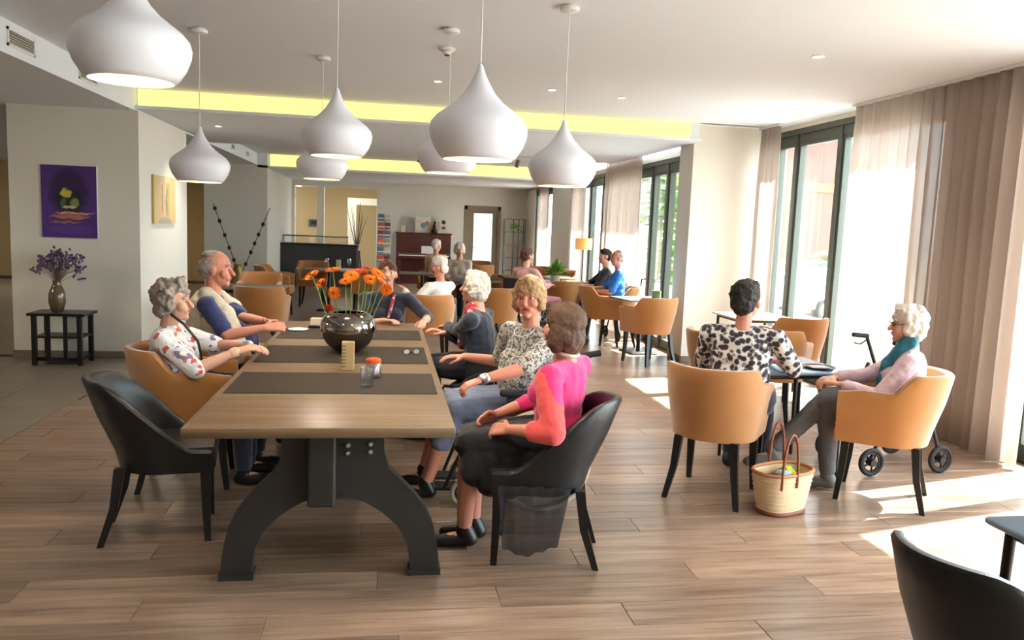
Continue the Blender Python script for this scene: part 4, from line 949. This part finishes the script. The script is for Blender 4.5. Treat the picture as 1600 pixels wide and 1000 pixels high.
for s in (-1, 1):
    wheel(w14, s*.22, .25, .09, M_rub, False, .014, 'wheel', 5); wheel(w14, s*.22, -.25, .09, M_rub, False, .014, 'wheel', 5)
    MB().tube([(s*.21, -.25, .1), (s*.2, .0, .7)], .012, 8).build('frame', M_bfr, w14, 60); MB().tube([(s*.21, .25, .1), (s*.2, .0, .7), (s*.2, -.05, .92), (s*.2, -.18, .93)], .012, 8).build('frame', M_bfr, w14, 60)
MB().rbox(-.19, .19, -.1, .12, .53, .56, .02).build('seat', M_blkfab, w14)
# ------------------------------------------------------------ people
M_eyew = mat('eye_white', srgb(220, 214, 206), .3); M_iris = mat('iris', srgb(58, 50, 48), .2); M_lip = mat('lips', srgb(168, 84, 76), .5); M_lipr = mat('red_lips', srgb(168, 44, 50), .4)
def hand(b, W_, d, n, side, curl=.5, s=1.0):
    """palm with five bent fingers; d points along the fingers, n is the way the palm faces"""
    d = d.normalized(); n = (n-d*n.dot(d)).normalized(); th = d.cross(n)*side
    k = b
    offs = (.028, .009, -.010, -.027); L_ = (.072, .080, .074, .058)
    for o, l in zip(offs, L_):
        k.cap(W_+th*o*.5*s, W_+d*.085*s+th*o*s, .014*s, .0115*s, 8)
        p = W_+d*.085*s+th*o*s; a = curl*.5; q = d
        for f_, r0, r1 in ((.45, .0098, .009), (.32, .009, .0084), (.23, .0084, .0076)):
            q = (d*math.cos(a)+n*math.sin(a)); e = p+q*l*f_*s+th*(o*.08)*s; k.cap(p, e, r0*s, r1*s, 8); p = e; a += curl*.75
    p0 = W_+d*.02*s+th*.02*s; p1 = p0+(d*.65+th*.75+n*.25).normalized()*.045*s; p2 = p1+(d*.9+th*.25+n*.35).normalized()*.03*s; p3 = p2+(d*.9-th*.05+n*.45).normalized()*.025*s
    k.cap(p0, p1, .014*s, .0115*s, 8).cap(p1, p2, .0112*s, .0098*s, 8).cap(p2, p3, .0098*s, .0082*s, 8)
def person(label, x, y, deg, skin=None, T=.46, lean=0, tilt=0, turn=0, head=(0, 0, 0), headup=.17, hands=(None, None), palms=(None, None), hint=((.5, -.5, -.8), (-.5, -.5, -.8)), curl=(.5, .5),
           knees=None, ankles=None, top=None, sleeve=1.0, bottom=None, legtype='trousers', hair=None, hairstyle='short', shoes=None, belly=0, bust=.03, wide=1.0, seat=.50, vox=.007, hs=1.0, toes=None, glasses=None, lips=None, ringlegs=None, sleevecol=None, extra=None, headfwd=.03, group=None):
    t = thing('person', label, 'person', (x, y, 0), math.radians(deg), group); RZ = Matrix.Rotation(math.radians(deg), 3, 'Z'); INV = RZ.transposed(); O = Vector((x, y, 0))
    skin = skin or M_skin
    def loc(w): return INV @ (Vector(w)-O)
    hz = seat+.085; pel = Vector((0, -.02, hz))
    Rl = Matrix.Rotation(-math.radians(turn), 3, 'Z') @ Matrix.Rotation(math.radians(tilt), 3, 'Y') @ Matrix.Rotation(-math.radians(lean), 3, 'X')
    def tr(v): return pel + Rl @ Vector(v)
    chest = tr((0, .0, T*.62)); nb = tr((0, -.01, T)); wd = wide
    sh = [tr((.165*wd, -.01, T-.055)), tr((-.165*wd, -.01, T-.055))]
    hip = [Vector((.085*wd, 0, hz)), Vector((-.085*wd, 0, hz))]
    knees = [Vector(k) for k in (knees or [(.11, .42, hz-.02), (-.11, .42, hz-.02)])]
    ankles = [Vector(a) for a in (ankles or [(.11, .44, .09), (-.11, .44, .09)])]
    toes = toes or [(.02, 1, 0), (-.02, 1, 0)]
    C_ = nb + Rl @ Vector((0, headfwd, 0)) + Vector((0, 0, headup))
    RH = Matrix.Rotation(math.radians(head[0]), 3, 'Z') @ Matrix.Rotation(math.radians(-head[1]), 3, 'X') @ Matrix.Rotation(math.radians(head[2]), 3, 'Y')
    def H(v): return C_ + RH @ (Vector(v)*hs)
    el = []; wr = []
    for i in (0, 1):
        tg = hands[i]; s = 1 if i == 0 else -1
        tg = loc(tg) if tg is not None else Vector((s*.1, .30, hz+.1))
        a_, b_ = .275, .235; S_ = sh[i]; v = tg-S_; D = min(v.length, a_+b_-.01); vn = v.normalized(); tg = S_+vn*D
        ca = (a_*a_+D*D-b_*b_)/(2*a_*D); ca = max(-1, min(1, ca)); h_ = Vector(hint[i]); h_ = (h_-vn*h_.dot(vn)).normalized()
        el.append(S_+vn*a_*ca+h_*a_*math.sqrt(max(0, 1-ca*ca))); wr.append(tg)
    # body: torso, head, neck, limbs, hands welded into one skin
    b = MB()
    b.ell(pel+Vector((0, 0, .02)), (.155*wd, .11, .11)).ell(tr((0, .01+belly*.3, T*.32)), (.13*wd, .10+belly*.4, .15), Rl).ell(chest, (.145*wd, .095, .16), Rl)
    b.cap(sh[0], sh[1], .05, .05).cap(tr((0, -.015, T-.06)), C_+RH@Vector((0, -.02, -.05)), .054, .05)
    b.ell(H((0, -.012, .032)), (.074*hs, .092*hs, .084*hs), RH, 16, 12).ell(H((0, .018, -.048)), (.054*hs, .062*hs, .062*hs), RH).ell(H((0, .055, -.09)), (.022*hs, .022*hs, .02*hs), RH)
    b.cap(H((0, .078, .01)), H((0, .098, -.03)), .009*hs, .0145*hs, 8).cap(H((-.035, .066, .026)), H((.035, .066, .026)), .014*hs, .014*hs, 8)
    for s in (-1, 1): b.ell(H((s*.036, .05, -.025)), (.03*hs, .028*hs, .03*hs), RH).ell(H((s*.076, -.008, -.008)), (.012*hs, .02*hs, .032*hs), RH)
    b.cap(H((-.02, .066, -.056)), H((.02, .066, -.056)), .016*hs, .016*hs, 8)
    for i, s in ((0, 1), (1, -1)):
        b.cap(sh[i], el[i], .047, .038).cap(el[i], el[i]+(wr[i]-el[i])*.4, .039, .036).cap(el[i]+(wr[i]-el[i])*.4, wr[i], .036, .025)
        dd = (wr[i]-el[i]).normalized(); pn = palms[i]; pn = INV@Vector(pn) if pn else Vector((0, .1, -1))
        hand(b, wr[i], (dd+pn.normalized()*.15), pn, s, curl[i])
        b.cap(hip[i], knees[i], .085*wd, .056).cap(knees[i], knees[i]+(ankles[i]-knees[i])*.4, .056, .054).cap(knees[i]+(ankles[i]-knees[i])*.35, ankles[i], .055, .037)
        ty = Vector(toes[i]).normalized(); b.cap(ankles[i]-Vector((0, 0, .04)), ankles[i]+ty*.13-Vector((0, 0, .055)), .036, .026)
    link_mesh('body', remesh(b, 'body', skin, vox, 3), t)
    # face
    for s in (-1, 1):
        eo = MB().ell(H((s*.031, .0655, .004)), (.0118*hs, .0095*hs, .006*hs), RH, 10, 8).build('eye', M_eyew, t, 60)
        MB().ell(H((s*.031, .0715, .004)), (.006*hs, .0048*hs, .0056*hs), RH, 8, 6).build('pupil', M_iris, eo, 60)
    MB().ell(H((0, .0815, -.055)), (.022*hs, .006*hs, .0075*hs), RH, 12, 8).build('mouth', lips or M_lip, t, 60)
    hm = hair
    if hm:
        for s in (-1, 1): MB().tube([H((s*.016, .083, .028)), H((s*.034, .081, .034)), H((s*.05, .07, .026))], [.003, .0035, .002], 6).build('eyebrow', hm, t, 60)
        b = MB(); dsp = (.006, 40)
        if hairstyle == 'curly':
            for v, r in (((0, -.02, .05), (.09, .098, .085)), ((0, -.05, -.01), (.082, .07, .085)), ((.055, -.01, .03), (.05, .06, .07)), ((-.055, -.01, .03), (.05, .06, .07)), ((0, .035, .095), (.062, .045, .038))): b.ell(H(v), [q*hs for q in r], RH, 16, 12)
            dsp = (.028, 22)
        elif hairstyle == 'bob':
            for v, r in (((0, -.015, .045), (.092, .10, .088)), ((0, -.045, -.03), (.092, .07, .095)), ((.068, -.015, -.03), (.034, .05, .085)), ((-.068, -.015, -.03), (.034, .05, .085)), ((0, .045, .085), (.066, .038, .035))): b.ell(H(v), [q*hs for q in r], RH, 16, 12)
            dsp = (.006, 30)
        elif hairstyle == 'wavy':
            for v, r in (((0, -.015, .05), (.09, .1, .086)), ((0, -.05, -.015), (.088, .066, .085)), ((.07, -.005, .0), (.03, .05, .075)), ((-.07, -.005, .0), (.03, .05, .075)), ((0, .04, .09), (.066, .042, .036))): b.ell(H(v), [q*hs for q in r], RH, 16, 12)
            dsp = (.013, 22)
        elif hairstyle == 'balding':
            for v, r in (((0, -.06, .01), (.072, .055, .07)), ((.06, -.03, .015), (.022, .05, .05)), ((-.06, -.03, .015), (.022, .05, .05)), ((0, -.03, .085), (.06, .065, .036))): b.ell(H(v), [q*hs for q in r], RH, 16, 12)
            dsp = (.007, 30)
        else:
            for v, r in (((0, -.018, .045), (.083, .096, .083)), ((0, -.05, -.01), (.074, .06, .065)), ((0, .04, .085), (.058, .036, .032))): b.ell(H(v), [q*hs for q in r], RH, 16, 12)
            dsp = (.01, 30)
        link_mesh('hair', remesh(b, 'hair', hm, max(.0065, vox), 2, dsp), t)
    # clothes
    if top:
        b = MB(); g = .014
        b.ell(pel+Vector((0, 0, .05)), (.165*wd, .128+belly*.3, .10)).ell(tr((0, .015+belly*.5, T*.34)), (.145*wd, .115+belly*.6, .165), Rl).ell(chest, (.155*wd, .108, .165), Rl).ell(tr((0, -.03, T*.75)), (.14*wd, .08, .10), Rl)
        if bust: b.ell(tr((.06, .085, T*.56)), (.075, .055+bust*.5, .075), Rl).ell(tr((-.06, .085, T*.56)), (.075, .055+bust*.5, .075), Rl)
        b.cap(sh[0], sh[1], .058, .058)
        for i in (0, 1):
            b.cap(nb-Vector((0, 0, .045)), sh[i], .062, .056)
            if sleeve <= 1: b.cap(sh[i], sh[i]+(el[i]-sh[i])*sleeve, .062, .058)
            else: b.cap(sh[i], el[i], .061, .052).cap(el[i], el[i]+(wr[i]-el[i])*(sleeve-1), .052, .040)
        b.M = Matrix()
        link_mesh('top', remesh(b, 'top', top, max(.008, vox), 3, (.006, 14)), t)
    if bottom:
        b = MB(); b.ell(pel+Vector((0, 0, .0)), (.168*wd, .13, .105))
        if legtype == 'trousers':
            for i in (0, 1): b.cap(hip[i], knees[i], .1*wd, .07).cap(knees[i], knees[i]+(ankles[i]-knees[i])*.45, .07, .062).cap(knees[i]+(ankles[i]-knees[i])*.45, ankles[i]+(knees[i]-ankles[i])*.08, .062, .054)
        else:
            ln = float(legtype)
            for k in range(6):
                f_ = k/5; hp = hip[0].lerp(hip[1], f_); kn = knees[0].lerp(knees[1], f_); an = ankles[0].lerp(ankles[1], f_); b.cap(hp, kn, .098, .078)
                if ln < .6: b.cap(kn, kn+(an-kn)*ln, .076, .062)
                else:
                    for q, dz in ((.95, .13), (.75, .19), (.5, .2), (.25, .12)): m_ = hp.lerp(kn, q); b.cap(m_, m_+Vector(((f_-.5)*-.12, 0, -dz)), .075, .062)
        link_mesh('skirt' if legtype != 'trousers' else 'trousers', remesh(b, 'legwear', bottom, max(.009, vox), 3, (.006, 12)), t)
    if shoes:
        for i in (0, 1):
            ty = Vector(toes[i]).normalized(); a = ankles[i]; b = MB()
            b.cap(a+Vector((0, 0, -.045))-ty*.03, a+ty*.15+Vector((0, 0, -.06)), .042, .03).cap(a+Vector((0, 0, -.03))-ty*.02, a+Vector((0, 0, .01)), .044, .042)
            link_mesh('shoe', remesh(b, 'shoe', shoes, max(.007, vox), 2), t)
    if glasses:
        b = MB()
        for s in (-1, 1):
            b.tube([H((s*.033+.021*math.cos(q), .088, .003+.016*math.sin(q))) for q in [2*PI*k/14 for k in range(14)]], .0022*hs, 5, closed=True); b.tube([H((s*.054, .086, .006)), H((s*.078, .03, .008)), H((s*.08, -.01, .002))], .002, 5)
        b.tube([H((-.012, .09, .005)), H((.012, .09, .005))], .002, 5); b.build('glasses', glasses, t, 60)
    return dict(t=t, H=H, tr=tr, sh=sh, el=el, wr=wr, nb=nb, knees=knees, ankles=ankles, Rl=Rl, pel=pel, loc=loc, RH=RH, hip=hip)
hc = lambda n, r, g, b_: mat('hair_'+n, srgb(r, g, b_), .7, bump=.5, bscale=70, var=.2, vscale=40)
H_grey = hc('grey', 158, 144, 134); H_white = hc('white', 214, 204, 192); H_brown = hc('brown', 92, 66, 50); H_dark = hc('dark', 44, 38, 34); H_fair = hc('fair', 176, 138, 96); H_red = hc('auburn', 84, 46, 34); H_mid = hc('midbrown', 92, 62, 48)
M_navy = mat('navy_cloth', srgb(30, 33, 52), .85, sheen=.3); M_blk = mat('black_cloth', srgb(24, 24, 28), .9, sheen=.2); M_navyp = mat('navy_polo', srgb(38, 46, 92), .85, sheen=.2)
M_shoe = mat('black_shoe', srgb(20, 20, 20), .4)
M_floral = pattern('floral_print', [(0, srgb(226, 226, 228)), (.38, srgb(196, 204, 210)), (.52, srgb(234, 228, 222)), (.7, srgb(206, 122, 84)), (.78, srgb(226, 218, 210)), (.86, srgb(130, 104, 132)), (.91, srgb(196, 84, 60))], 34, distort=.02)
M_bw = pattern('rose_print', [(0, srgb(38, 36, 44)), (.40, srgb(70, 66, 76)), (.5, srgb(140, 138, 140)), (.6, srgb(226, 222, 218))], 30, 'spots', distort=.03)
M_speck = pattern('speckled_knit', [(0, srgb(92, 88, 84)), (.44, srgb(150, 146, 138)), (.5, srgb(206, 200, 188)), (.6, srgb(120, 116, 112))], 55, 'noise')
M_redscarf = pattern('red_scarf', [(0, srgb(176, 40, 52)), (.6, srgb(220, 190, 190)), (.75, srgb(130, 30, 44))], 40, distort=.01)
def ribbon(p, name, pts, r, m, parent, flat=.35): return MB().tube(pts, r, 8, flat=flat).build(name, m, parent, 60)
# 1 woman in floral blouse
p = person('grey curly haired woman in a floral blouse at the left of the table', -1.27, 4.98, -88, T=.36, lean=4, head=(-4, -4, 0), hands=((-.86, 4.78, .83), (-.80, 4.98, .84)), palms=((0, .3, -1), (0, -.3, -1)), top=M_floral, headup=.155, sleeve=1.0, bottom=M_navy, hair=H_grey, hairstyle='curly', shoes=M_shoe, bust=.05, wide=1.12, vox=.006, hs=1.04, hint=((.6, -.4, -.8), (-.6, -.2, -.8)))
tr = p['tr']; MB().tube([tr((.05, .0, .45)), tr((.09, .09, .4)), tr((.06, .17, .3)), tr((.0, .185, .2)), tr((-.06, .18, .1))], .008, 6).build('strap', M_black, p['t'], 60)
for i in (0, 1):
    d = (p['wr'][i]-p['el'][i]).normalized(); MB().cap(p['wr'][i]-d*.012, p['wr'][i]+d*.004, .031, .031, 12).build('bracelet' if i else 'cuff', M_steel if i else mat('peach', srgb(226, 180, 150), .6), p['t'], 60)
# 2 man in vest
p = person('balding man in a beige vest over a navy polo shirt', -1.11, 5.68, -90, skin=M_skin2, T=.50, lean=-3, head=(-3, 0, 0), hands=((-.78, 5.35, .90), (-.74, 5.5, .90)), palms=((.2, .6, -.4), (0, -.6, -.4)), curl=(.7, .7), top=M_navyp, sleeve=.8, bottom=M_blk, hair=H_grey, hairstyle='balding', shoes=M_shoe, belly=.14, bust=0, wide=1.22, vox=.006, hs=1.09,
           knees=[(.28, .32, .55), (-.1, .4, .55)], ankles=[(.42, .30, .09), (-.1, .42, .09)], hint=((.5, -.6, -.8), (-.5, -.4, -.8)))
tr = p['tr']; M_vest = mat('beige_vest', srgb(204, 194, 172), .9, bump=.3, bscale=60, var=.08, vscale=10); b = MB()
Rl = p['Rl']; b.ell(tr((0, -.06, .3)), (.225, .13, .25), Rl)
for s in (-1, 1): b.cap(tr((s*.10, -.03, .505)), tr((s*.145, .09, .38)), .056, .068).cap(tr((s*.145, .09, .38)), tr((s*.18, .17, .1)), .068, .085).cap(tr((s*.2, .02, .34)), tr((s*.22, .05, .06)), .06, .07)
link_mesh('vest', remesh(b, 'vest', M_vest, .008, 3, (.008, 16)), p['t'])
# 3 dark dressed person at the table's far end
p = person('auburn haired person in black leaning on the far end of the table', .02, 7.16, 180, T=.42, lean=10, head=(0, -10, 0), hands=((.0, 6.8, .79), (.33, 6.74, .80)), palms=((0, 0, -1), (0, 0, -1)), top=M_navy, sleeve=1.25, bottom=M_blk, hair=H_red, hairstyle='short', shoes=M_shoe, wide=1.15, vox=.009, hint=((.6, -.2, -.6), (-.8, -.1, -.6)))
tr = p['tr']; MB().tube([tr((-.06, .06, .42)), tr((-.03, .13, .3)), tr((0, .14, .18))], .028, 8, flat=.5).build('scarf', M_redscarf, p['t'], 60)
# 4 woman in navy jacket
p = person('white haired woman in a navy jacket with a red scarf seen from behind', .73, 5.78, 66, T=.42, lean=12, head=(10, -8, 0), hands=((.46, 6.0, .80), (.43, 6.28, .80)), palms=((0, 0, -1), (0, 0, -1)), top=M_navy, sleeve=1.9, bottom=M_blk, hair=H_white, hairstyle='wavy', shoes=M_shoe, wide=1.15, vox=.007)
tr = p['tr']; b = MB()
b.cap(tr((-.07, .02, .44)), tr((.07, .02, .44)), .05, .05).cap(tr((-.07, .02, .44)), tr((-.06, .12, .2)), .045, .05).cap(tr((.05, .06, .42)), tr((.02, .13, .24)), .04, .045)
link_mesh('scarf', remesh(b, 'scarf', M_redscarf, .009, 2, (.01, 25)), p['t'])
# 5 woman in grey blouse, wheelchair
p = person('fair haired woman in a grey speckled blouse seated in the wheelchair', .84, 4.64, 96, skin=M_skin2, T=.46, lean=2, tilt=-3, turn=-26, head=(58, -2, 4), hands=((.50, 4.92, .80), (.50, 4.30, .755)), palms=((0, 0, -1), (-.5, 0, -1)), curl=(.4, .9), top=M_speck, sleeve=.85, bottom=mat('blue_grey_cloth', srgb(110, 118, 140), .85), legtype='0.45', hair=H_fair, hairstyle='wavy', shoes=M_shoe, wide=1.2, bust=.05, vox=.006, hs=1.04, lips=M_lipr, seat=.49, belly=.06,
           knees=[(.12, .44, .56), (-.1, .44, .56)], ankles=[(.1, .58, .14), (-.08, .6, .12)])
d = (p['wr'][1]-p['el'][1]).normalized(); MB().cap(p['wr'][1]-d*.03, p['wr'][1]-d*.012, .032, .032, 12).build('bracelet', M_steel, p['t'], 60)
tr = p['tr']; MB().tube([tr((.07*math.cos(q), .05+.05*math.sin(q), .445-.03*math.sin(q))) for q in [PI*2*k/20 for k in range(20)]], .003, 5, closed=True).build('necklace', M_white, p['t'], 60)
# 6 woman in pink cardigan
M_pink = mat('bright_pink_knit', srgb(228, 46, 116), .8, sheen=.3); M_coral = mat('coral_knit', srgb(236, 84, 84), .8, sheen=.3)
p = person('brown bobbed woman in a bright pink cardigan and black skirt seen from behind', .86, 3.82, 80, T=.39, lean=-2, turn=26, head=(-32, -6, 0), hands=((.56, 3.93, .66), (.60, 3.66, .66)), palms=((-.2, -.6, -.4), (-.2, .6, -.4)), curl=(.9, .9), top=M_pink, sleeve=1.45, bottom=M_blk, legtype='0.62', hair=H_brown, hairstyle='bob', shoes=M_shoe, wide=1.16, vox=.006, hs=1.04, skin=M_skin2, headup=.155,
           knees=[(.1, .42, .54), (-.08, .42, .54)], ankles=[(.07, .40, .09), (-.04, .44, .09)], toes=[(0, 1, 0), (-.1, 1, 0)], hint=((.5, -.5, -.8), (-.7, -.5, -.8)))
b = MB(); b.cap(p['sh'][1]+Vector((0, .01, -.02)), p['el'][1]+Vector((0, 0, 0)), .067, .06).cap(p['el'][1], p['el'][1]+(p['wr'][1]-p['el'][1])*.42, .06, .053); link_mesh('sleeve_panel', remesh(b, 'sleeve', M_coral, .008, 3, (.006, 14)), p['t'])
tr = p['tr']; MB().tube([tr((.065*math.cos(q), -.005+.06*math.sin(q), .43+.01*math.sin(q))) for q in [2*PI*k/20 for k in range(20)]], .008, 6, closed=True).build('collar', mat('cream_trim', srgb(220, 204, 190), .8), p['t'], 60)
# sheer hem hanging beside the chair seat
vs_ = []; n_ = 40
for j in range(8):
    t_ = j/7
    for i in range(n_+1):
        u = i/n_; vs_.append((-.305-.012*math.sin(u*26+t_)-.01*t_, -.07+u*(.34-.08*t_)+.05*t_, .415-t_*(.34-.1*abs(u-.6))+.0))
fs = [(j*(n_+1)+i, j*(n_+1)+i+1, (j+1)*(n_+1)+i+1, (j+1)*(n_+1)+i) for j in range(7) for i in range(n_)]
o = MB().add(vs_, fs).build('skirt_hem', sheer('grey_tulle', srgb(70, 68, 72), .42, .3), p['t'], 80); sm = o.modifiers.new('thick', 'SOLIDIFY'); sm.thickness = .001
# 7 woman in black and white print
p = person('short dark haired woman in a black and white flowered top with her back to us', 2.26, 4.75, -36, T=.46, lean=9, head=(-12, -6, 0), hands=((2.62, 4.92, .79), (2.36, 5.05, .79)), palms=((0, 0, -1), (0, 0, -1)), top=M_bw, sleeve=.9, bottom=M_navy, hair=H_dark, hairstyle='short', shoes=M_shoe, wide=1.32, belly=.05, vox=.006, hs=1.13, skin=M_skin2, hint=((.8, -.6, -.6), (-.8, -.3, -.6)))
# 8 white haired woman
p = person('white haired woman with glasses in a pale pink cardigan and teal scarf', 3.22, 4.45, 56, T=.37, lean=2, head=(12, -2, 0), hands=((2.86, 4.62, .75), (2.84, 4.52, .72)), palms=((0, 0, -1), (0, 0, -1)), curl=(.8, .8), top=mat('pale_pink_knit', srgb(216, 186, 194), .85, bump=.2, bscale=50, sheen=.3), sleeve=1.85, bottom=mat('grey_tweed', srgb(98, 98, 102), .85, var=.15, vscale=60), hair=H_white, hairstyle='wavy', shoes=mat('grey_shoe', srgb(110, 106, 100), .6), wide=1.05, vox=.006, hs=1.02, glasses=M_black, headup=.155,
           knees=[(.04, .42, .60), (-.04, .42, .56)], ankles=[(-.16, .74, .24), (-.02, .40, .09)], toes=[(-.3, 1, -.2), (0, 1, 0)])
tr = p['tr']; b = MB(); b.cap(tr((-.06, -.01, .43)), tr((.06, -.01, .43)), .045, .045).cap(tr((.06, .02, .42)), tr((.045, .12, .26)), .034, .036).cap(tr((-.06, .02, .42)), tr((-.06, .12, .26)), .034, .036).cap(tr((-.06, .12, .26)), tr((-.05, .15, .06)), .034, .03).cap(tr((.045, .12, .26)), tr((.03, .15, .1)), .034, .03)
link_mesh('scarf', remesh(b, 'scarf', mat('teal_scarf', srgb(48, 116, 132), .85, var=.15, vscale=20), .008, 2, (.008, 25)), p['t'])
# 9.. background people
person('white haired woman in a white cardigan turning round in her chair', .62, 9.12, 40, T=.38, lean=4, head=(95, 0, 0), hands=((.35, 9.4, .74), (.22, 9.1, .86)), top=mat('white_knit', srgb(226, 222, 214), .85), sleeve=1.9, bottom=M_blk, hair=H_white, hairstyle='wavy', shoes=M_shoe, vox=.012, skin=M_skin2)
person('distant person in beige with pale hair near the piano', .95, 15.28, -20, T=.46, lean=4, head=(-30, 0, 0), top=mat('beige_cloth', srgb(222, 186, 156), .85), sleeve=1.5, bottom=M_navy, hair=H_white, shoes=M_shoe, vox=.016)
person('distant pale haired person in a light patterned top near the glass door', 1.25, 13.66, 165, T=.44, head=(20, 0, 0), top=mat('pale_print', srgb(196, 184, 168), .85, var=.3, vscale=30), sleeve=1.5, bottom=M_blk, hair=H_white, hairstyle='wavy', shoes=M_shoe, vox=.016)
person('brown haired woman in pink seated in the far wheelchair', 1.99, 11.3, -48, T=.46, lean=6, head=(-20, -4, 0), hands=((2.4, 11.45, .8), (2.25, 11.65, .8)), top=mat('dusty_pink', srgb(212, 160, 160), .85), sleeve=1.8, bottom=mat('pink_trousers', srgb(186, 130, 146), .85), hair=H_mid, hairstyle='short', shoes=M_shoe, vox=.012, knees=[(.3, .42, .56), (.1, .46, .56)], ankles=[(.3, .5, .1), (.12, .55, .1)])
person('distant dark haired person in black with crossed legs by the window', 3.34, 11.88, 74, T=.47, lean=2, head=(20, 0, 0), top=M_blk, sleeve=1.3, bottom=M_blk, hair=H_dark, hairstyle='short', shoes=M_shoe, vox=.014, knees=[(.05, .38, .62), (-.06, .38, .56)], ankles=[(-.12, .56, .2), (-.06, .38, .09)], hands=((2.95, 11.95, .75), (2.95, 11.75, .75)))
person('distant balding man in a bright blue shirt by the window', 3.3, 11.02, 78, T=.48, lean=4, head=(20, 0, 0), top=mat('bright_blue', srgb(46, 116, 206), .8), sleeve=.9, bottom=M_navy, hair=H_grey, hairstyle='balding', shoes=M_shoe, vox=.014, skin=M_skin2, hands=((2.95, 11.2, .78), (2.95, 10.95, .76)))
person('dim seated person in dark clothes in the hallway opening at the left', -4.05, 15.62, 24, T=.48, head=(-20, 0, 0), top=M_blk, sleeve=1.8, bottom=M_blk, hair=H_red, shoes=M_shoe, vox=.016, skin=M_skin2)
